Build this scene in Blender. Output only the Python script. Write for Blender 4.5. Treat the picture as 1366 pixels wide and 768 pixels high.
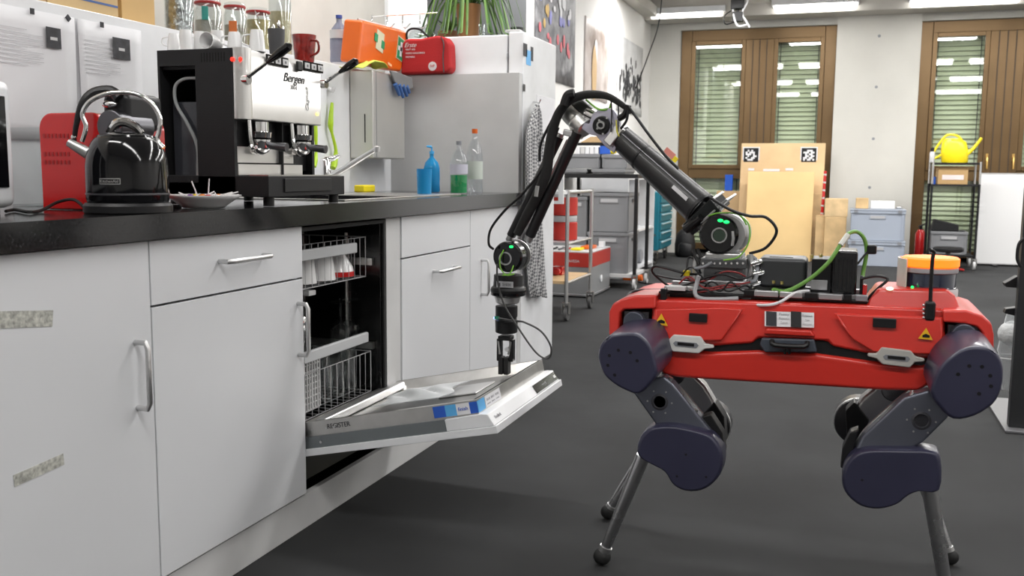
import bpy, math, random
from mathutils import Vector as V, Matrix
random.seed(7)
pi = math.pi
for o in list(bpy.data.objects): bpy.data.objects.remove(o)
SC = bpy.context.scene
COL = SC.collection
# ---------------------------------------------------------------- camera
F = 1275.0
_y = V((445, 152, -F)).normalized()
_z = V((90, 10431, F)); _z = (_z - _y * _z.dot(_y)).normalized()
_x = _y.cross(_z)
CM = Matrix((_x, _y, _z))            # camera axes -> world
CC = V((0, 0, 1.0))
cd = bpy.data.cameras.new('camera'); cam = bpy.data.objects.new('camera', cd); COL.objects.link(cam)
cam.matrix_world = Matrix.Translation(CC) @ CM.to_4x4()
cd.sensor_width = 36; cd.lens = F / 1366 * 36; cd.clip_start = .05; cd.clip_end = 100
cd.dof.use_dof = True; cd.dof.focus_distance = 2.6; cd.dof.aperture_fstop = 8
SC.camera = cam
# ---------------------------------------------------------------- world, exposure
w = bpy.data.worlds.new('world'); SC.world = w; w.use_nodes = True
w.node_tree.nodes['Background'].inputs[0].default_value = (.05, .06, .08, 1)
w.node_tree.nodes['Background'].inputs[1].default_value = .3
SC.view_settings.view_transform = 'Standard'; SC.view_settings.look = 'None'
SC.view_settings.gamma = 1; SC.view_settings.use_curve_mapping = False
SC.view_settings.exposure = -0.33
LIGHT_POWER = 1.0
def area(x, y, z, sx, sy, p, col=(1, .985, .97), rot=(0, 0, 0)):
    l = bpy.data.lights.new('ceiling_lamp_light', 'AREA'); l.shape = 'RECTANGLE'; l.size = sx; l.size_y = sy
    l.energy = p * LIGHT_POWER; l.color = col
    o = bpy.data.objects.new('ceiling_lamp_light', l); COL.objects.link(o); o.location = (x, y, z); o.rotation_euler = rot
# rows of fluorescent fittings over the aisle and over the workshop
LAMPS = [(x, y, {9.9: 44, 6.8: 38, 3.7: 25, .6: 19}[y]) for y in (9.9, 6.8, 3.7, .6) for x in (-1.7, -.25, .97, 2.4, 3.9)]
for x, y, p_ in LAMPS: area(x, y, 2.795, 1.15, .22, p_)

def ray(px, py): return CM @ V(((px - 683) / F, -(py - 384) / F, -1))
def P(px, py, **k):
    d = ray(px, py); a, v = next(iter(k.items())); i = 'XYZ'.index(a)
    return CC + d * ((v - CC[i]) / d[i])
def dep(p): return -(CM.transposed() @ (V(p) - CC)).z
def stand(px, yb, yt, w_, **k):
    b = P(px, yb, **k); s = dep(b) / F
    return b, (yb - yt) * s, w_ * s / 2

# ---------------------------------------------------------------- materials
MC = {}
def mat(name, c, r=.5, m=0, coat=0, noise=None, bump=None, emit=0, trans=0, alpha=1, spec=.5, sheen=0, aniso=0):
    if name in MC: return MC[name]
    M = bpy.data.materials.new(name); M.use_nodes = True; nt = M.node_tree
    b = nt.nodes['Principled BSDF']; I = b.inputs
    I['Base Color'].default_value = (*c, 1); I['Roughness'].default_value = r; I['Metallic'].default_value = m
    I['Coat Weight'].default_value = coat; I['Coat Roughness'].default_value = .08
    I['Specular IOR Level'].default_value = spec; I['Transmission Weight'].default_value = trans; I['Alpha'].default_value = alpha
    I['Sheen Weight'].default_value = sheen
    if trans: I['IOR'].default_value = 1.3
    if emit: I['Emission Color'].default_value = (*c, 1); I['Emission Strength'].default_value = emit
    tc = nt.nodes.new('ShaderNodeTexCoord')
    if noise is None: noise = (6, .06)
    if noise[1]:
        n = nt.nodes.new('ShaderNodeTexNoise'); n.inputs['Scale'].default_value = noise[0]; n.inputs['Detail'].default_value = 6
        nt.links.new(tc.outputs['Object'], n.inputs['Vector'])
        cr = nt.nodes.new('ShaderNodeValToRGB'); cr.color_ramp.elements[0].position = .3; cr.color_ramp.elements[1].position = .7
        a = noise[1]
        cr.color_ramp.elements[0].color = (*[max(0, q * (1 - a)) for q in c], 1)
        cr.color_ramp.elements[1].color = (*[min(1, q * (1 + a)) for q in c], 1)
        nt.links.new(n.outputs['Fac'], cr.inputs['Fac']); nt.links.new(cr.outputs['Color'], I['Base Color'])
        if emit: nt.links.new(cr.outputs['Color'], I['Emission Color'])
        mr = nt.nodes.new('ShaderNodeMapRange'); mr.inputs[3].default_value = max(0, r - .05); mr.inputs[4].default_value = min(1, r + .05)
        nt.links.new(n.outputs['Fac'], mr.inputs[0]); nt.links.new(mr.outputs[0], I['Roughness'])
    if bump:
        n2 = nt.nodes.new('ShaderNodeTexNoise'); n2.inputs['Scale'].default_value = bump[0]; n2.inputs['Detail'].default_value = 4
        nt.links.new(tc.outputs['Object'], n2.inputs['Vector'])
        bp = nt.nodes.new('ShaderNodeBump'); bp.inputs['Strength'].default_value = bump[1]; bp.inputs['Distance'].default_value = .01
        nt.links.new(n2.outputs['Fac'], bp.inputs['Height']); nt.links.new(bp.outputs[0], I['Normal'])
    MC[name] = M; return M
def nodes(M): return M.node_tree, M.node_tree.nodes['Principled BSDF']
white = mat('white_laminate', (.66, .67, .69), .32, noise=(1.5, .03))
whiteg = mat('white_gloss', (.74, .75, .77), .25)
offw = mat('light_grey_panel', (.53, .53, .52), .5)
plinthm = mat('plinth_white', (.6, .6, .6), .5, noise=(4, .1))
granite = mat('black_granite', (.012, .012, .013), .12, noise=(180, .8), spec=.6)
steel = mat('brushed_steel', (.58, .57, .55), .3, 1, noise=(20, .08))
chrome = mat('chrome', (.8, .8, .8), .08, 1, noise=(4, 0))
satin = mat('satin_steel', (.62, .62, .62), .38, 1)
alu = mat('aluminium', (.6, .6, .62), .42, 1)
darksteel = mat('dark_steel', (.14, .14, .15), .35, 1)
black = mat('black_plastic', (.009, .009, .010), .42, spec=.35)
blackg = mat('black_gloss', (.004, .004, .005), .10, coat=.15, spec=.4)
blackm = mat('black_powder_coat', (.010, .010, .011), .55, bump=(400, .1), spec=.3)
rubber = mat('black_rubber', (.01, .01, .01), .7)
carbon = mat('carbon_black_tube', (.010, .010, .011), .42, coat=.1)
wallgrey = mat('dark_grey_paint', (.09, .095, .10), .8)
grey = mat('grey_plastic', (.22, .23, .25), .5)
midg = mat('mid_grey_plastic', (.35, .36, .38), .5)
lightg = mat('light_grey_plastic', (.55, .55, .55), .5)
cream = mat('cream_wall_paint', (.56, .54, .5), .8)
paint = mat('white_wall_paint', (.8, .79, .77), .85, noise=(2, .02), bump=(120, .05))
ceilm = mat('ceiling_white', (.72, .71, .68), .8, noise=(1, .05))
concrete = mat('fair_faced_concrete', (.56, .55, .51), .7, noise=(1.1, .1), bump=(60, .1))
beamm = mat('beam_grey', (.5, .48, .44), .7, noise=(2, .08))
bronze = mat('bronze_frame', (.15, .092, .04), .34, .55, noise=(2, .15))
slatm = mat('blind_slat_green', (.80, .83, .64), .5, 0)
redp = mat('robot_red', (.60, .026, .016), .36, coat=.3, noise=(3, .05))
redm = mat('red_plastic', (.5, .012, .012), .22, coat=.5)
redc = mat('red_fabric', (.42, .012, .015), .75, bump=(300, .2))
indigo = mat('indigo_cover', (.030, .030, .060), .36, coat=.15, noise=(5, .1))
thighm = mat('grey_blue_link', (.12, .125, .16), .32, .7)
orange = mat('orange_plastic', (.68, .12, .008), .35)
orangep = mat('orange_print', (.75, .2, .05), .5)
yellow = mat('yellow_plastic', (.85, .68, .01), .35)
lime = mat('lime_plastic', (.45, .68, .02), .4)
greenw = mat('green_cable', (.2, .48, .05), .45)
wood = mat('light_plywood', (.68, .47, .25), .55, noise=(2.5, .12))
wood2 = mat('yellow_plywood', (.74, .52, .24), .5, noise=(2, .08))
pine = mat('pine_timber', (.58, .40, .2), .6, noise=(7, .2))
card = mat('cardboard', (.5, .34, .18), .8, noise=(3, .08))
card2 = mat('pale_cardboard', (.6, .43, .22), .8, noise=(3, .08))
paper = mat('white_paper', (.72, .72, .74), .7, noise=(3, .03))
printm = mat('grey_print', (.4, .4, .42), .8, noise=(60, .3))
darkprint = mat('dark_print', (.035, .035, .04), .7, noise=(40, .5))
bluep = mat('blue_print', (.02, .1, .5), .5)
bluel = mat('light_blue_print', (.1, .4, .75), .5)
eurog = mat('grey_crate', (.2, .205, .215), .5, noise=(2, .1))
eurol = mat('blue_grey_crate', (.34, .38, .45), .5, noise=(2, .05))
teal = mat('teal_enamel', (.008, .15, .21), .35)
ceram = mat('white_ceramic', (.78, .78, .78), .15, coat=.3)
leafm = mat('leaf_green', (.1, .2, .035), .45, noise=(12, .4))
leafd = mat('leaf_dark_green', (.04, .1, .025), .45, noise=(12, .4))
terra = mat('brown_pot', (.2, .08, .03), .6)
lampw = mat('lamp_tube', (1, .98, .95), .5, emit=9, noise=(1, 0))
greenl = mat('green_led', (.01, 1, .14), .5, emit=2.6, noise=(1, 0))
redl = mat('red_led', (1, .02, .01), .5, emit=3, noise=(1, 0))
yell = mat('yellow_led', (1, .75, .15), .5, emit=4, noise=(1, 0))
orl = mat('orange_beacon', (1, .15, .01), .5, emit=2.4, noise=(1, 0))
lidar = mat('lidar_blue_glass', (.01, .018, .045), .06, coat=1)
def glass(name, c, a, r=.05, t=None):
    if name in MC: return MC[name]
    M = bpy.data.materials.new(name); M.use_nodes = True; nt = M.node_tree; b = nt.nodes['Principled BSDF']
    b.inputs['Base Color'].default_value = (*c, 1); b.inputs['Roughness'].default_value = r; b.inputs['IOR'].default_value = 1.45
    tr = nt.nodes.new('ShaderNodeBsdfTransparent'); tr.inputs[0].default_value = (*(t or [min(1, .35 + q * .65) for q in c]), 1)
    mx = nt.nodes.new('ShaderNodeMixShader'); lw = nt.nodes.new('ShaderNodeLayerWeight'); pw = nt.nodes.new('ShaderNodeMath'); pw.operation = 'POWER'; pw.inputs[1].default_value = 4; nt.links.new(lw.outputs['Facing'], pw.inputs[0]); fr = nt.nodes.new('ShaderNodeMath'); fr.operation = 'MULTIPLY_ADD'; fr.inputs[1].default_value = .7; fr.inputs[2].default_value = .03; nt.links.new(pw.outputs[0], fr.inputs[0])
    ad = nt.nodes.new('ShaderNodeMath'); ad.operation = 'ADD'; ad.use_clamp = True; ad.inputs[1].default_value = a
    nt.links.new(fr.outputs[0], ad.inputs[0]); nt.links.new(ad.outputs[0], mx.inputs[0])
    nt.links.new(tr.outputs[0], mx.inputs[1]); nt.links.new(b.outputs[0], mx.inputs[2])
    if a < .2:
        gl = nt.nodes.new('ShaderNodeBsdfGlossy'); gl.inputs['Roughness'].default_value = r; gl.inputs['Color'].default_value = (.95, .95, .95, 1); nt.links.new(gl.outputs[0], mx.inputs[2])
    nt.links.new(mx.outputs[0], nt.nodes['Material Output'].inputs[0]); MC[name] = M; return M
gclear = glass('clear_glass', (.85, .88, .88), .03)
gwin = glass('window_glass', (.05, .055, .05), .055, .02, (.93, .96, .93))
gblue = glass('blue_plastic_clear', (.02, .3, .62), .6)
ggreen = glass('green_liquid', (.01, .35, .1), .75)
gbag = glass('plastic_bag_film', (.75, .77, .78), .22, .3)
gpet = glass('clear_plastic', (.85, .88, .9), .04)
# carpet
floorm = mat('charcoal_carpet', (.035, .036, .037), .92, noise=(2.2, .25), bump=(900, .35), spec=.25)
# checked scarf
def checks():
    M = mat('checked_scarf', (.6, .6, .6), .85, noise=(1, 0)); nt, b = nodes(M)
    tc = nt.nodes.new('ShaderNodeTexCoord'); mp = nt.nodes.new('ShaderNodeMapping'); mp.inputs['Rotation'].default_value = (pi / 4, 0, 0)
    ch = nt.nodes.new('ShaderNodeTexChecker'); ch.inputs['Scale'].default_value = 85
    ch.inputs[1].default_value = (.5, .5, .5, 1); ch.inputs[2].default_value = (.13, .13, .14, 1)
    nt.links.new(tc.outputs['Object'], mp.inputs[0]); nt.links.new(mp.outputs[0], ch.inputs[0]); nt.links.new(ch.outputs[0], b.inputs['Base Color'])
    return M
scarfm = checks()
def poster_mat(name, cols, scale, z=3):
    M = mat(name, cols[0], .6, noise=(1, 0)); nt, b = nodes(M)
    tc = nt.nodes.new('ShaderNodeTexCoord'); n = nt.nodes.new('ShaderNodeTexNoise'); n.inputs['Scale'].default_value = scale; n.inputs['Detail'].default_value = 5
    mp = nt.nodes.new('ShaderNodeMapping'); mp.inputs['Scale'].default_value = (1, 1, z * .33)
    cr = nt.nodes.new('ShaderNodeValToRGB'); e = cr.color_ramp.elements
    while len(e) < len(cols): e.new(.5)
    for i, c in enumerate(cols): e[i].position = .3 + .4 * i / (len(cols) - 1); e[i].color = (*c, 1)
    nt.links.new(tc.outputs['Object'], mp.inputs[0]); nt.links.new(mp.outputs[0], n.inputs[0]); nt.links.new(n.outputs['Fac'], cr.inputs[0]); nt.links.new(cr.outputs[0], b.inputs['Base Color'])
    return M

# ---------------------------------------------------------------- mesh helpers
class MB:
    def __init__(s): s.v = []; s.f = []
    def add(s, vs, fs):
        n = len(s.v); s.v += [V(q) for q in vs]; s.f += [tuple(i + n for i in f) for f in fs]; return s
    def box(s, x0, x1, y0, y1, z0, z1):
        return s.add([(x, y, z) for z in (z0, z1) for y in (y0, y1) for x in (x0, x1)],
                     [(0, 2, 3, 1), (4, 5, 7, 6), (0, 1, 5, 4), (2, 6, 7, 3), (0, 4, 6, 2), (1, 3, 7, 5)])
    def obox(s, c, size, U, W=None):
        """oriented box: size along U, W x U, W"""
        U = V(U).normalized(); W = V(W or (0, 0, 1)); Y = W.cross(U).normalized(); W = U.cross(Y).normalized(); c = V(c)
        return s.add([c + U * (a * size[0] / 2) + Y * (b * size[1] / 2) + W * (d * size[2] / 2) for d in (-1, 1) for b in (-1, 1) for a in (-1, 1)],
                     [(0, 2, 3, 1), (4, 5, 7, 6), (0, 1, 5, 4), (2, 6, 7, 3), (0, 4, 6, 2), (1, 3, 7, 5)])
    def tube(s, pts, r, n=8, smooth=0, closed=False):
        pts = [V(p) for p in pts]; R = r if isinstance(r, (list, tuple)) else [r] * len(pts)
        if smooth and len(pts) > 2:
            np_, nr = [], []
            m = len(pts); rng = range(m if closed else m - 1)
            for i in rng:
                p0 = pts[(i - 1) % m] if (closed or i) else pts[0]; p1 = pts[i]; p2 = pts[(i + 1) % m]; p3 = pts[(i + 2) % m] if (closed or i + 2 < m) else p2
                for k in range(smooth):
                    t = k / smooth; t2 = t * t; t3 = t2 * t
                    np_.append(.5 * (2 * p1 + (p2 - p0) * t + (2 * p0 - 5 * p1 + 4 * p2 - p3) * t2 + (3 * p1 - p0 - 3 * p2 + p3) * t3)); nr.append(R[i] * (1 - t) + R[(i + 1) % m] * t)
            if not closed: np_.append(pts[-1]); nr.append(R[-1])
            pts, R = np_, nr
        m = len(pts); vs = []; nrm = None
        for i, p in enumerate(pts):
            a = pts[(i - 1) % m] if (closed or i) else p; b = pts[(i + 1) % m] if (closed or i < m - 1) else p
            t = (b - a)
            if t.length < 1e-9: t = V((0, 0, 1))
            t.normalize()
            if nrm is None:
                nrm = t.cross(V((0, 0, 1)) if abs(t.z) < .9 else V((1, 0, 0))).normalized()
            nrm = (nrm - t * nrm.dot(t)).normalized(); bn = t.cross(nrm)
            vs += [p + (nrm * math.cos(2 * pi * k / n) + bn * math.sin(2 * pi * k / n)) * R[i] for k in range(n)]
        fs = []
        for i in range(m if closed else m - 1):
            for k in range(n):
                j = (i + 1) % m; fs.append((i * n + k, i * n + (k + 1) % n, j * n + (k + 1) % n, j * n + k))
        if not closed: fs += [tuple(range(n))[::-1], tuple((m - 1) * n + k for k in range(n))]
        return s.add(vs, fs)
    def cyl(s, a, b, r, r2=None, n=24): return s.tube([a, b], [r, r if r2 is None else r2], n)
    def lathe(s, prof, o, n=28, A=(0, 0, 1), caps=True):
        A = V(A).normalized(); U = A.cross(V((0, 1, 0)) if abs(A.y) < .9 else V((1, 0, 0))).normalized(); W = A.cross(U); o = V(o)
        vs = [o + A * z + (U * math.cos(2 * pi * k / n) + W * math.sin(2 * pi * k / n)) * r for r, z in prof for k in range(n)]
        fs = [(i * n + k, i * n + (k + 1) % n, (i + 1) * n + (k + 1) % n, (i + 1) * n + k) for i in range(len(prof) - 1) for k in range(n)]
        if caps: fs += [tuple(range(n))[::-1], tuple((len(prof) - 1) * n + k for k in range(n))]
        return s.add(vs, fs)
    def loft(s, secs, caps=True):
        n = len(secs[0]); vs = [q for c in secs for q in c]
        fs = [(i * n + k, i * n + (k + 1) % n, (i + 1) * n + (k + 1) % n, (i + 1) * n + k) for i in range(len(secs) - 1) for k in range(n)]
        if caps: fs += [tuple(range(n))[::-1], tuple((len(secs) - 1) * n + k for k in range(n))]
        return s.add(vs, fs)
    def prism(s, poly, D):
        D = V(D); return s.loft([[V(q) for q in poly], [V(q) + D for q in poly]])
    def ball(s, c, r, sc=(1, 1, 1), n=16):
        prof = [(math.sin(pi * i / 10), -math.cos(pi * i / 10)) for i in range(11)]; c = V(c); k0 = len(s.v)
        s.lathe([(max(a, .01) * r, b * r) for a, b in prof], (0, 0, 0), n)
        for i in range(k0, len(s.v)): q = s.v[i]; s.v[i] = V((q.x * sc[0], q.y * sc[1], q.z * sc[2])) + c
        return s
    def grid(s, fn, nu, nv, th=0):
        vs = [V(fn(i / nu, j / nv)) for j in range(nv + 1) for i in range(nu + 1)]
        fs = [(j * (nu + 1) + i, j * (nu + 1) + i + 1, (j + 1) * (nu + 1) + i + 1, (j + 1) * (nu + 1) + i) for j in range(nv) for i in range(nu)]
        return s.add(vs, fs)
ORG = {}
def build(name, mb, m, parent=None, bevel=0, ang=35, org=None, seg=2, solid=0, sub=0, stuff=False, label=None):
    me = bpy.data.meshes.new(name)
    if parent is not None: o0 = ORG[parent]
    elif org is not None: o0 = V(org)
    else:
        xs = [q.x for q in mb.v]; ys = [q.y for q in mb.v]; zs = [q.z for q in mb.v]
        o0 = V(((min(xs) + max(xs)) / 2, (min(ys) + max(ys)) / 2, min(zs)))
    me.from_pydata([tuple(q - o0) for q in mb.v], [], mb.f); me.update()
    import bmesh
    bm = bmesh.new(); bm.from_mesh(me); bmesh.ops.recalc_face_normals(bm, faces=bm.faces); bm.to_mesh(me); bm.free()
    me.polygons.foreach_set('use_smooth', [True] * len(me.polygons)); me.set_sharp_from_angle(angle=math.radians(ang))
    me.materials.append(m)
    o = bpy.data.objects.new(name, me); COL.objects.link(o); ORG[o] = o0
    if parent is not None: o.parent = parent
    else: o.location = o0
    if solid: md = o.modifiers.new('solid', 'SOLIDIFY'); md.thickness = solid; md.offset = 0
    if sub: md = o.modifiers.new('sub', 'SUBSURF'); md.levels = sub; md.render_levels = sub
    if bevel:
        md = o.modifiers.new('bevel', 'BEVEL'); md.width = bevel; md.segments = seg; md.limit_method = 'ANGLE'; md.angle_limit = math.radians(32); md.harden_normals = True
    if stuff: o['kind'] = 'stuff'
    if label: o['label'] = label
    return o
def thing(name, loc, label, cat, group=None):
    o = bpy.data.objects.new(name, None); COL.objects.link(o); o.location = loc; ORG[o] = V(loc); o.empty_display_size = .05
    o['label'] = label; o['category'] = cat
    if group: o['group'] = group
    return o
def tag(o, label, cat, group=None):
    o['label'] = label; o['category'] = cat
    if group: o['group'] = group
    return o
def struct(o): o['kind'] = 'structure'; return o
def copytree(o, loc=None, parent=None):
    c = o.copy(); COL.objects.link(c)
    ORG[c] = V(loc) if loc is not None else ORG[o]
    if parent is not None: c.parent = parent
    if loc is not None: c.location = loc
    for ch in list(o.children): copytree(ch, None, c)
    return c
def text(body, org, U, W, size, m, parent, name='lettering', ext=.0004, align='CENTER', shear=0, squeeze=1):
    cu = bpy.data.curves.new('t', 'FONT'); cu.body = body; cu.size = size; cu.extrude = ext; cu.align_x = align; cu.align_y = 'CENTER'; cu.shear = shear
    t = bpy.data.objects.new('t', cu); me = bpy.data.meshes.new_from_object(t)
    bpy.data.objects.remove(t); bpy.data.curves.remove(cu)
    U = V(U).normalized(); W = V(W); W = (W - U * W.dot(U)).normalized(); N = U.cross(W)
    o0 = ORG[parent]
    for q in me.vertices: c = q.co.copy(); q.co = V(org) + U * (c.x * squeeze) + W * c.y + N * c.z - o0
    me.materials.clear(); me.materials.append(m)
    o = bpy.data.objects.new(name, me); COL.objects.link(o); o.parent = parent; ORG[o] = o0; return o
X1, Y1, Z1 = V((1, 0, 0)), V((0, 1, 0)), V((0, 0, 1))
XF = -1.373; XW = -2.0; XL = -2.36; YB = 12.0; ZC = 3.12; XR = 5.2; YR = -3.0; CT = .905

# ================================================================ THE SETTING
struct(build('floor', MB().box(XL - .2, XR + .2, YR - .2, YB + .3, -.1, 0), floorm))
struct(build('ceiling', MB().box(XL - .2, XR + .2, YR - .2, YB + .3, ZC, ZC + .12), ceilm))
struct(build('wall_left', MB().box(XL - .2, XL, YR, YB, 0, ZC), paint))
struct(build('wall_right', MB().box(XR, XR + .2, YR, YB, 0, ZC), paint))
struct(build('wall_rear', MB().box(XL, XR, YR - .2, YR, 0, ZC), paint))
ZH = 2.725  # window head
wb = struct(build('wall_back', MB().box(XL, -1.985, YB, YB + .3, 0, ZC).box(-.17, .735, YB - .06, YB + .3, 0, ZC).box(2.62, 3.5, YB - .06, YB + .3, 0, ZC)
             .box(XL, XR, YB + .001, YB + .299, ZH, ZC).box(5.0, XR, YB, YB + .3, 0, ZC), concrete))
for px, py in ((1173, 48), (1169, 116), (1165, 185), (1160, 250)):
    q = P(px, py, Y=YB - .06)
    build('tie_hole', MB().cyl(q + V((0, -.002, 0)), q + V((0, .004, 0)), .017, n=12), grey, wb)
struct(build('trim_1', MB().box(XL, XR, YB - .42, YB - .07, 2.80, ZC - .0), beamm, bevel=.01))
struct(build('trim_2', MB().box(XL + .001, XL + .16, 3.0, YB - .43, 2.83, 2.95), beamm, bevel=.01))
for i, x in enumerate((-1.02, .88, 2.9)):
    struct(build('trim_%d' % (i + 3), MB().box(x - .13, x + .13, 4.0, YB - .43, 2.93, ZC - .001), beamm, bevel=.01))
struct(build('wall_kitchen', MB().box(XL + .001, XW, -.2, 4.10, 0, 1.43), whiteg, bevel=.003))
struct(build('wall_pier', MB().box(XL + .001, XL + .06, -.2, P(517, 30, X=-2.3).y - .01, 1.431, ZC - .01), cream))
pc = P(518, 40, X=-2.28)
c0, c1, c2 = P(518, 30, X=-2.28).y, P(570, 30, X=-2.28).y, P(702, 30, X=-2.28).y
struct(build('trim_6', MB().box(XL + .001, -2.28, c0, c1, 1.432, ZC - .01), whiteg))
struct(build('trim_7', MB().box(XL + .001, -2.28, c1 + .002, c2, .001, ZC - .01), wallgrey))

def window(n, x0, x1, xm0, xm1):
    fr = MB(); z0, z1, zt = .05, ZH, 1.0
    y0, y1 = YB + .06, YB + .14
    fr.box(x0, x0 + .13, y0, y1, z0, z1).box(x1 - .13, x1, y0, y1, z0, z1).box(x0 + .131, x1 - .131, y0, y1, z1 - .13, z1)
    fr.box(xm0, xm1, y0 - .03, y1, z0, z1 - .131).box(x0 + .131, xm0 - .001, y0, y1, zt - .07, zt + .05).box(xm1 + .001, x1 - .131, y0, y1, zt - .07, zt + .05)
    fr.box(x0 + .131, xm0 - .001, y0, y1, z0, z0 + .08).box(xm1 + .001, x1 - .131, y0, y1, z0, z0 + .08)
    w_ = struct(build('window_%d' % n, fr, bronze, bevel=.006))
    for k in (1, 2, 3): # joints of the paired mullion
        xx = xm0 + (xm1 - xm0) * (k / 4)
        build('frame_joint', MB().box(xx - .006, xx + .006, y0 - .036, y0 - .029, z0, z1 - .131), mat('frame_joint_brown', (.06, .035, .015), .5), w_)
    for (a, b) in ((x0 + .13, xm0), (xm1, x1 - .13)):
        sash = MB()
        for (c, d) in ((zt + .05, z1 - .13),):
            sash.box(a, a + .05, y0 - .02, y0 + .03, c, d).box(b - .05, b, y0 - .02, y0 + .03, c, d).box(a + .051, b - .051, y0 - .02, y0 + .03, d - .05, d).box(a + .051, b - .051, y0 - .02, y0 + .03, c, c + .05)
        sh = build('sash', sash, bronze, w_, bevel=.004)
        build('pane', MB().box(a + .045, b - .045, y0 + .008, y0 + .014, zt + .095, z1 - .175), gwin, sh)
        build('pane', MB().box(a - .001, b + .001, y0 + .03, y0 + .036, z0 + .08, zt - .07), gwin, w_)
        sl = MB(); z = .1
        while z < z1 - .06:
            sl.add([(a - .05, YB + .20, z), (b + .05, YB + .20, z), (b + .05, YB + .235, z + .050), (a - .05, YB + .235, z + .050)], [(0, 1, 2, 3)])
            sl.add([(a - .05, YB + .20, z - .004), (b + .05, YB + .20, z - .004), (b + .05, YB + .20, z), (a - .05, YB + .20, z)], [(0, 1, 2, 3)])
            z += .055
        build('blind_slats', sl, slatm, w_, stuff=True)
        cr = MB()
        for xx in (a + .07, b - .07): cr.cyl((xx, YB + .195, .1), (xx, YB + .195, z1 - .06), .004, n=6)
        build('blind_cord', cr, black, w_)
    for sx, xx in ((1, xm0 + .04), (-1, xm1 - .04)):
        h = MB().box(xx - .013, xx + .013, y0 - .04, y0 - .029, 1.16, 1.24)
        h.tube([(xx, y0 - .04, 1.2), (xx, y0 - .075, 1.2), (xx, y0 - .08, 1.19), (xx, y0 - .08, 1.07)], .01, 8)
        build('window_handle', h, mat('brass_handle', (.7, .45, .15), .3, 1), w_)
xs = [P(px, 130, Y=YB + .06).x for px in (993, 1030)]
window(1, -1.985, -.17, xs[0], xs[1])
xs = [P(px, 130, Y=YB + .06).x for px in (1316, 1362)]
window(2, .735, 2.62, xs[0], xs[1])
window(3, 3.5, 5.0, 4.1, 4.45)
struct(build('wall_exterior', MB().box(XL, XR, YB + .6, YB + .62, -.1, ZC), mat('night_dark', (.02, .022, .025), .9)))

# ceiling lamps -------------------------------------------------
def lamp(x, y, z, L, label, yaw=0):
    t = thing('ceiling_lamp', (x, y, z), label, 'lamp', 'fluorescent ceiling lamps')
    build('housing', MB().box(x - L / 2, x + L / 2, y - .14, y + .14, z, z + .07), whiteg, t, bevel=.01)
    build('diffuser', MB().box(x - L / 2 + .03, x + L / 2 - .03, y - .11, y + .11, z - .05, z - .001), lampw, t, bevel=.015)
    m = MB()
    for dx in (-L * .35, L * .35): m.cyl((x + dx, y, z + .07), (x + dx, y, ZC), .006, n=6)
    build('hanger', m, steel, t)
a = P(1031, 12, Z=2.86); b = P(1146, 7, Z=2.86); lamp((a.x + b.x) / 2, a.y - .1, 2.86, b.x - a.x, 'long white ceiling lamp straight above the plywood boards')
a = P(1212, 4, Z=2.86); lamp(a.x + .55, a.y - .1, 2.86, 1.1, 'white ceiling lamp over the wheeled shelf, right of the concrete pier')
a = P(873, 23, Z=2.86); b = P(972, 16, Z=2.86); lamp((a.x + b.x) / 2 - .03, a.y - .1, 2.86, b.x - a.x, 'ceiling lamp in the back left corner, left of the ceiling camera')
ROWN = {9.9: 'in the row nearest the windows', 6.8: 'in the second row', 3.7: 'in the row over the fridge', .6: 'in the row over the camera'}
COLN = {-1.7: 'along the left wall', -.25: 'left of the aisle middle', .97: 'right of the aisle middle', 2.4: 'over the right half of the lab', 3.9: 'next to the right wall'}
for x, y, _p in LAMPS: lamp(x, y, 2.86, 1.25, 'white ceiling lamp %s, %s' % (ROWN[y], COLN[x]))
# ceiling camera
q = P(984, 18, Y=10.6)
t = thing('ceiling_camera', (q.x, q.y, q.z - .08), 'small black camera with tangled white cables hanging under the ceiling', 'camera')
build('body', MB().box(q.x - .07, q.x + .07, q.y - .06, q.y + .06, q.z + .04, q.z + .16), black, t, bevel=.01)
build('lens_unit', MB().box(q.x - .05, q.x + .06, q.y - .07, q.y + .03, q.z - .09, q.z + .01).cyl(q + V((0, 0, .01)), q + V((0, 0, .05)), .015, n=10), black, t, bevel=.01)
build('bracket', MB().box(q.x - .03, q.x + .03, q.y - .03, q.y + .03, q.z + .16, ZC), alu, t)
build('cable', MB().tube([q + V(k) for k in ((.09, 0, .3), (.1, -.03, .12), (.05, -.05, .0), (.09, -.05, -.08), (.13, -.03, -.15))], .011, 6, 4).tube([q + V(k) for k in ((-.06, 0, .1), (-.02, -.09, -.07), (.02, -.08, -.14), (.1, -.06, -.13))], .01, 6, 4), whiteg, t, label='white tangled cable')
build('cable', MB().tube([q + V(k) for k in ((-.03, 0, .05), (-.13, -.03, -.02), (-.12, -.03, -.11), (-.03, -.02, -.09))], .006, 6, 4), black, t)
# hanging cable
a = P(880, 24, Y=9.5); b = P(848, 118, Y=9.5)
tag(build('hanging_cable', MB().tube([V((a.x + .03, 9.5, 3.1)), a, a.lerp(b, .5) + V((.01, 0, -.01)), b], .006, 6, 6), black), 'thin dark cable hanging slantwise before the left wall posters', 'cable')

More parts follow.
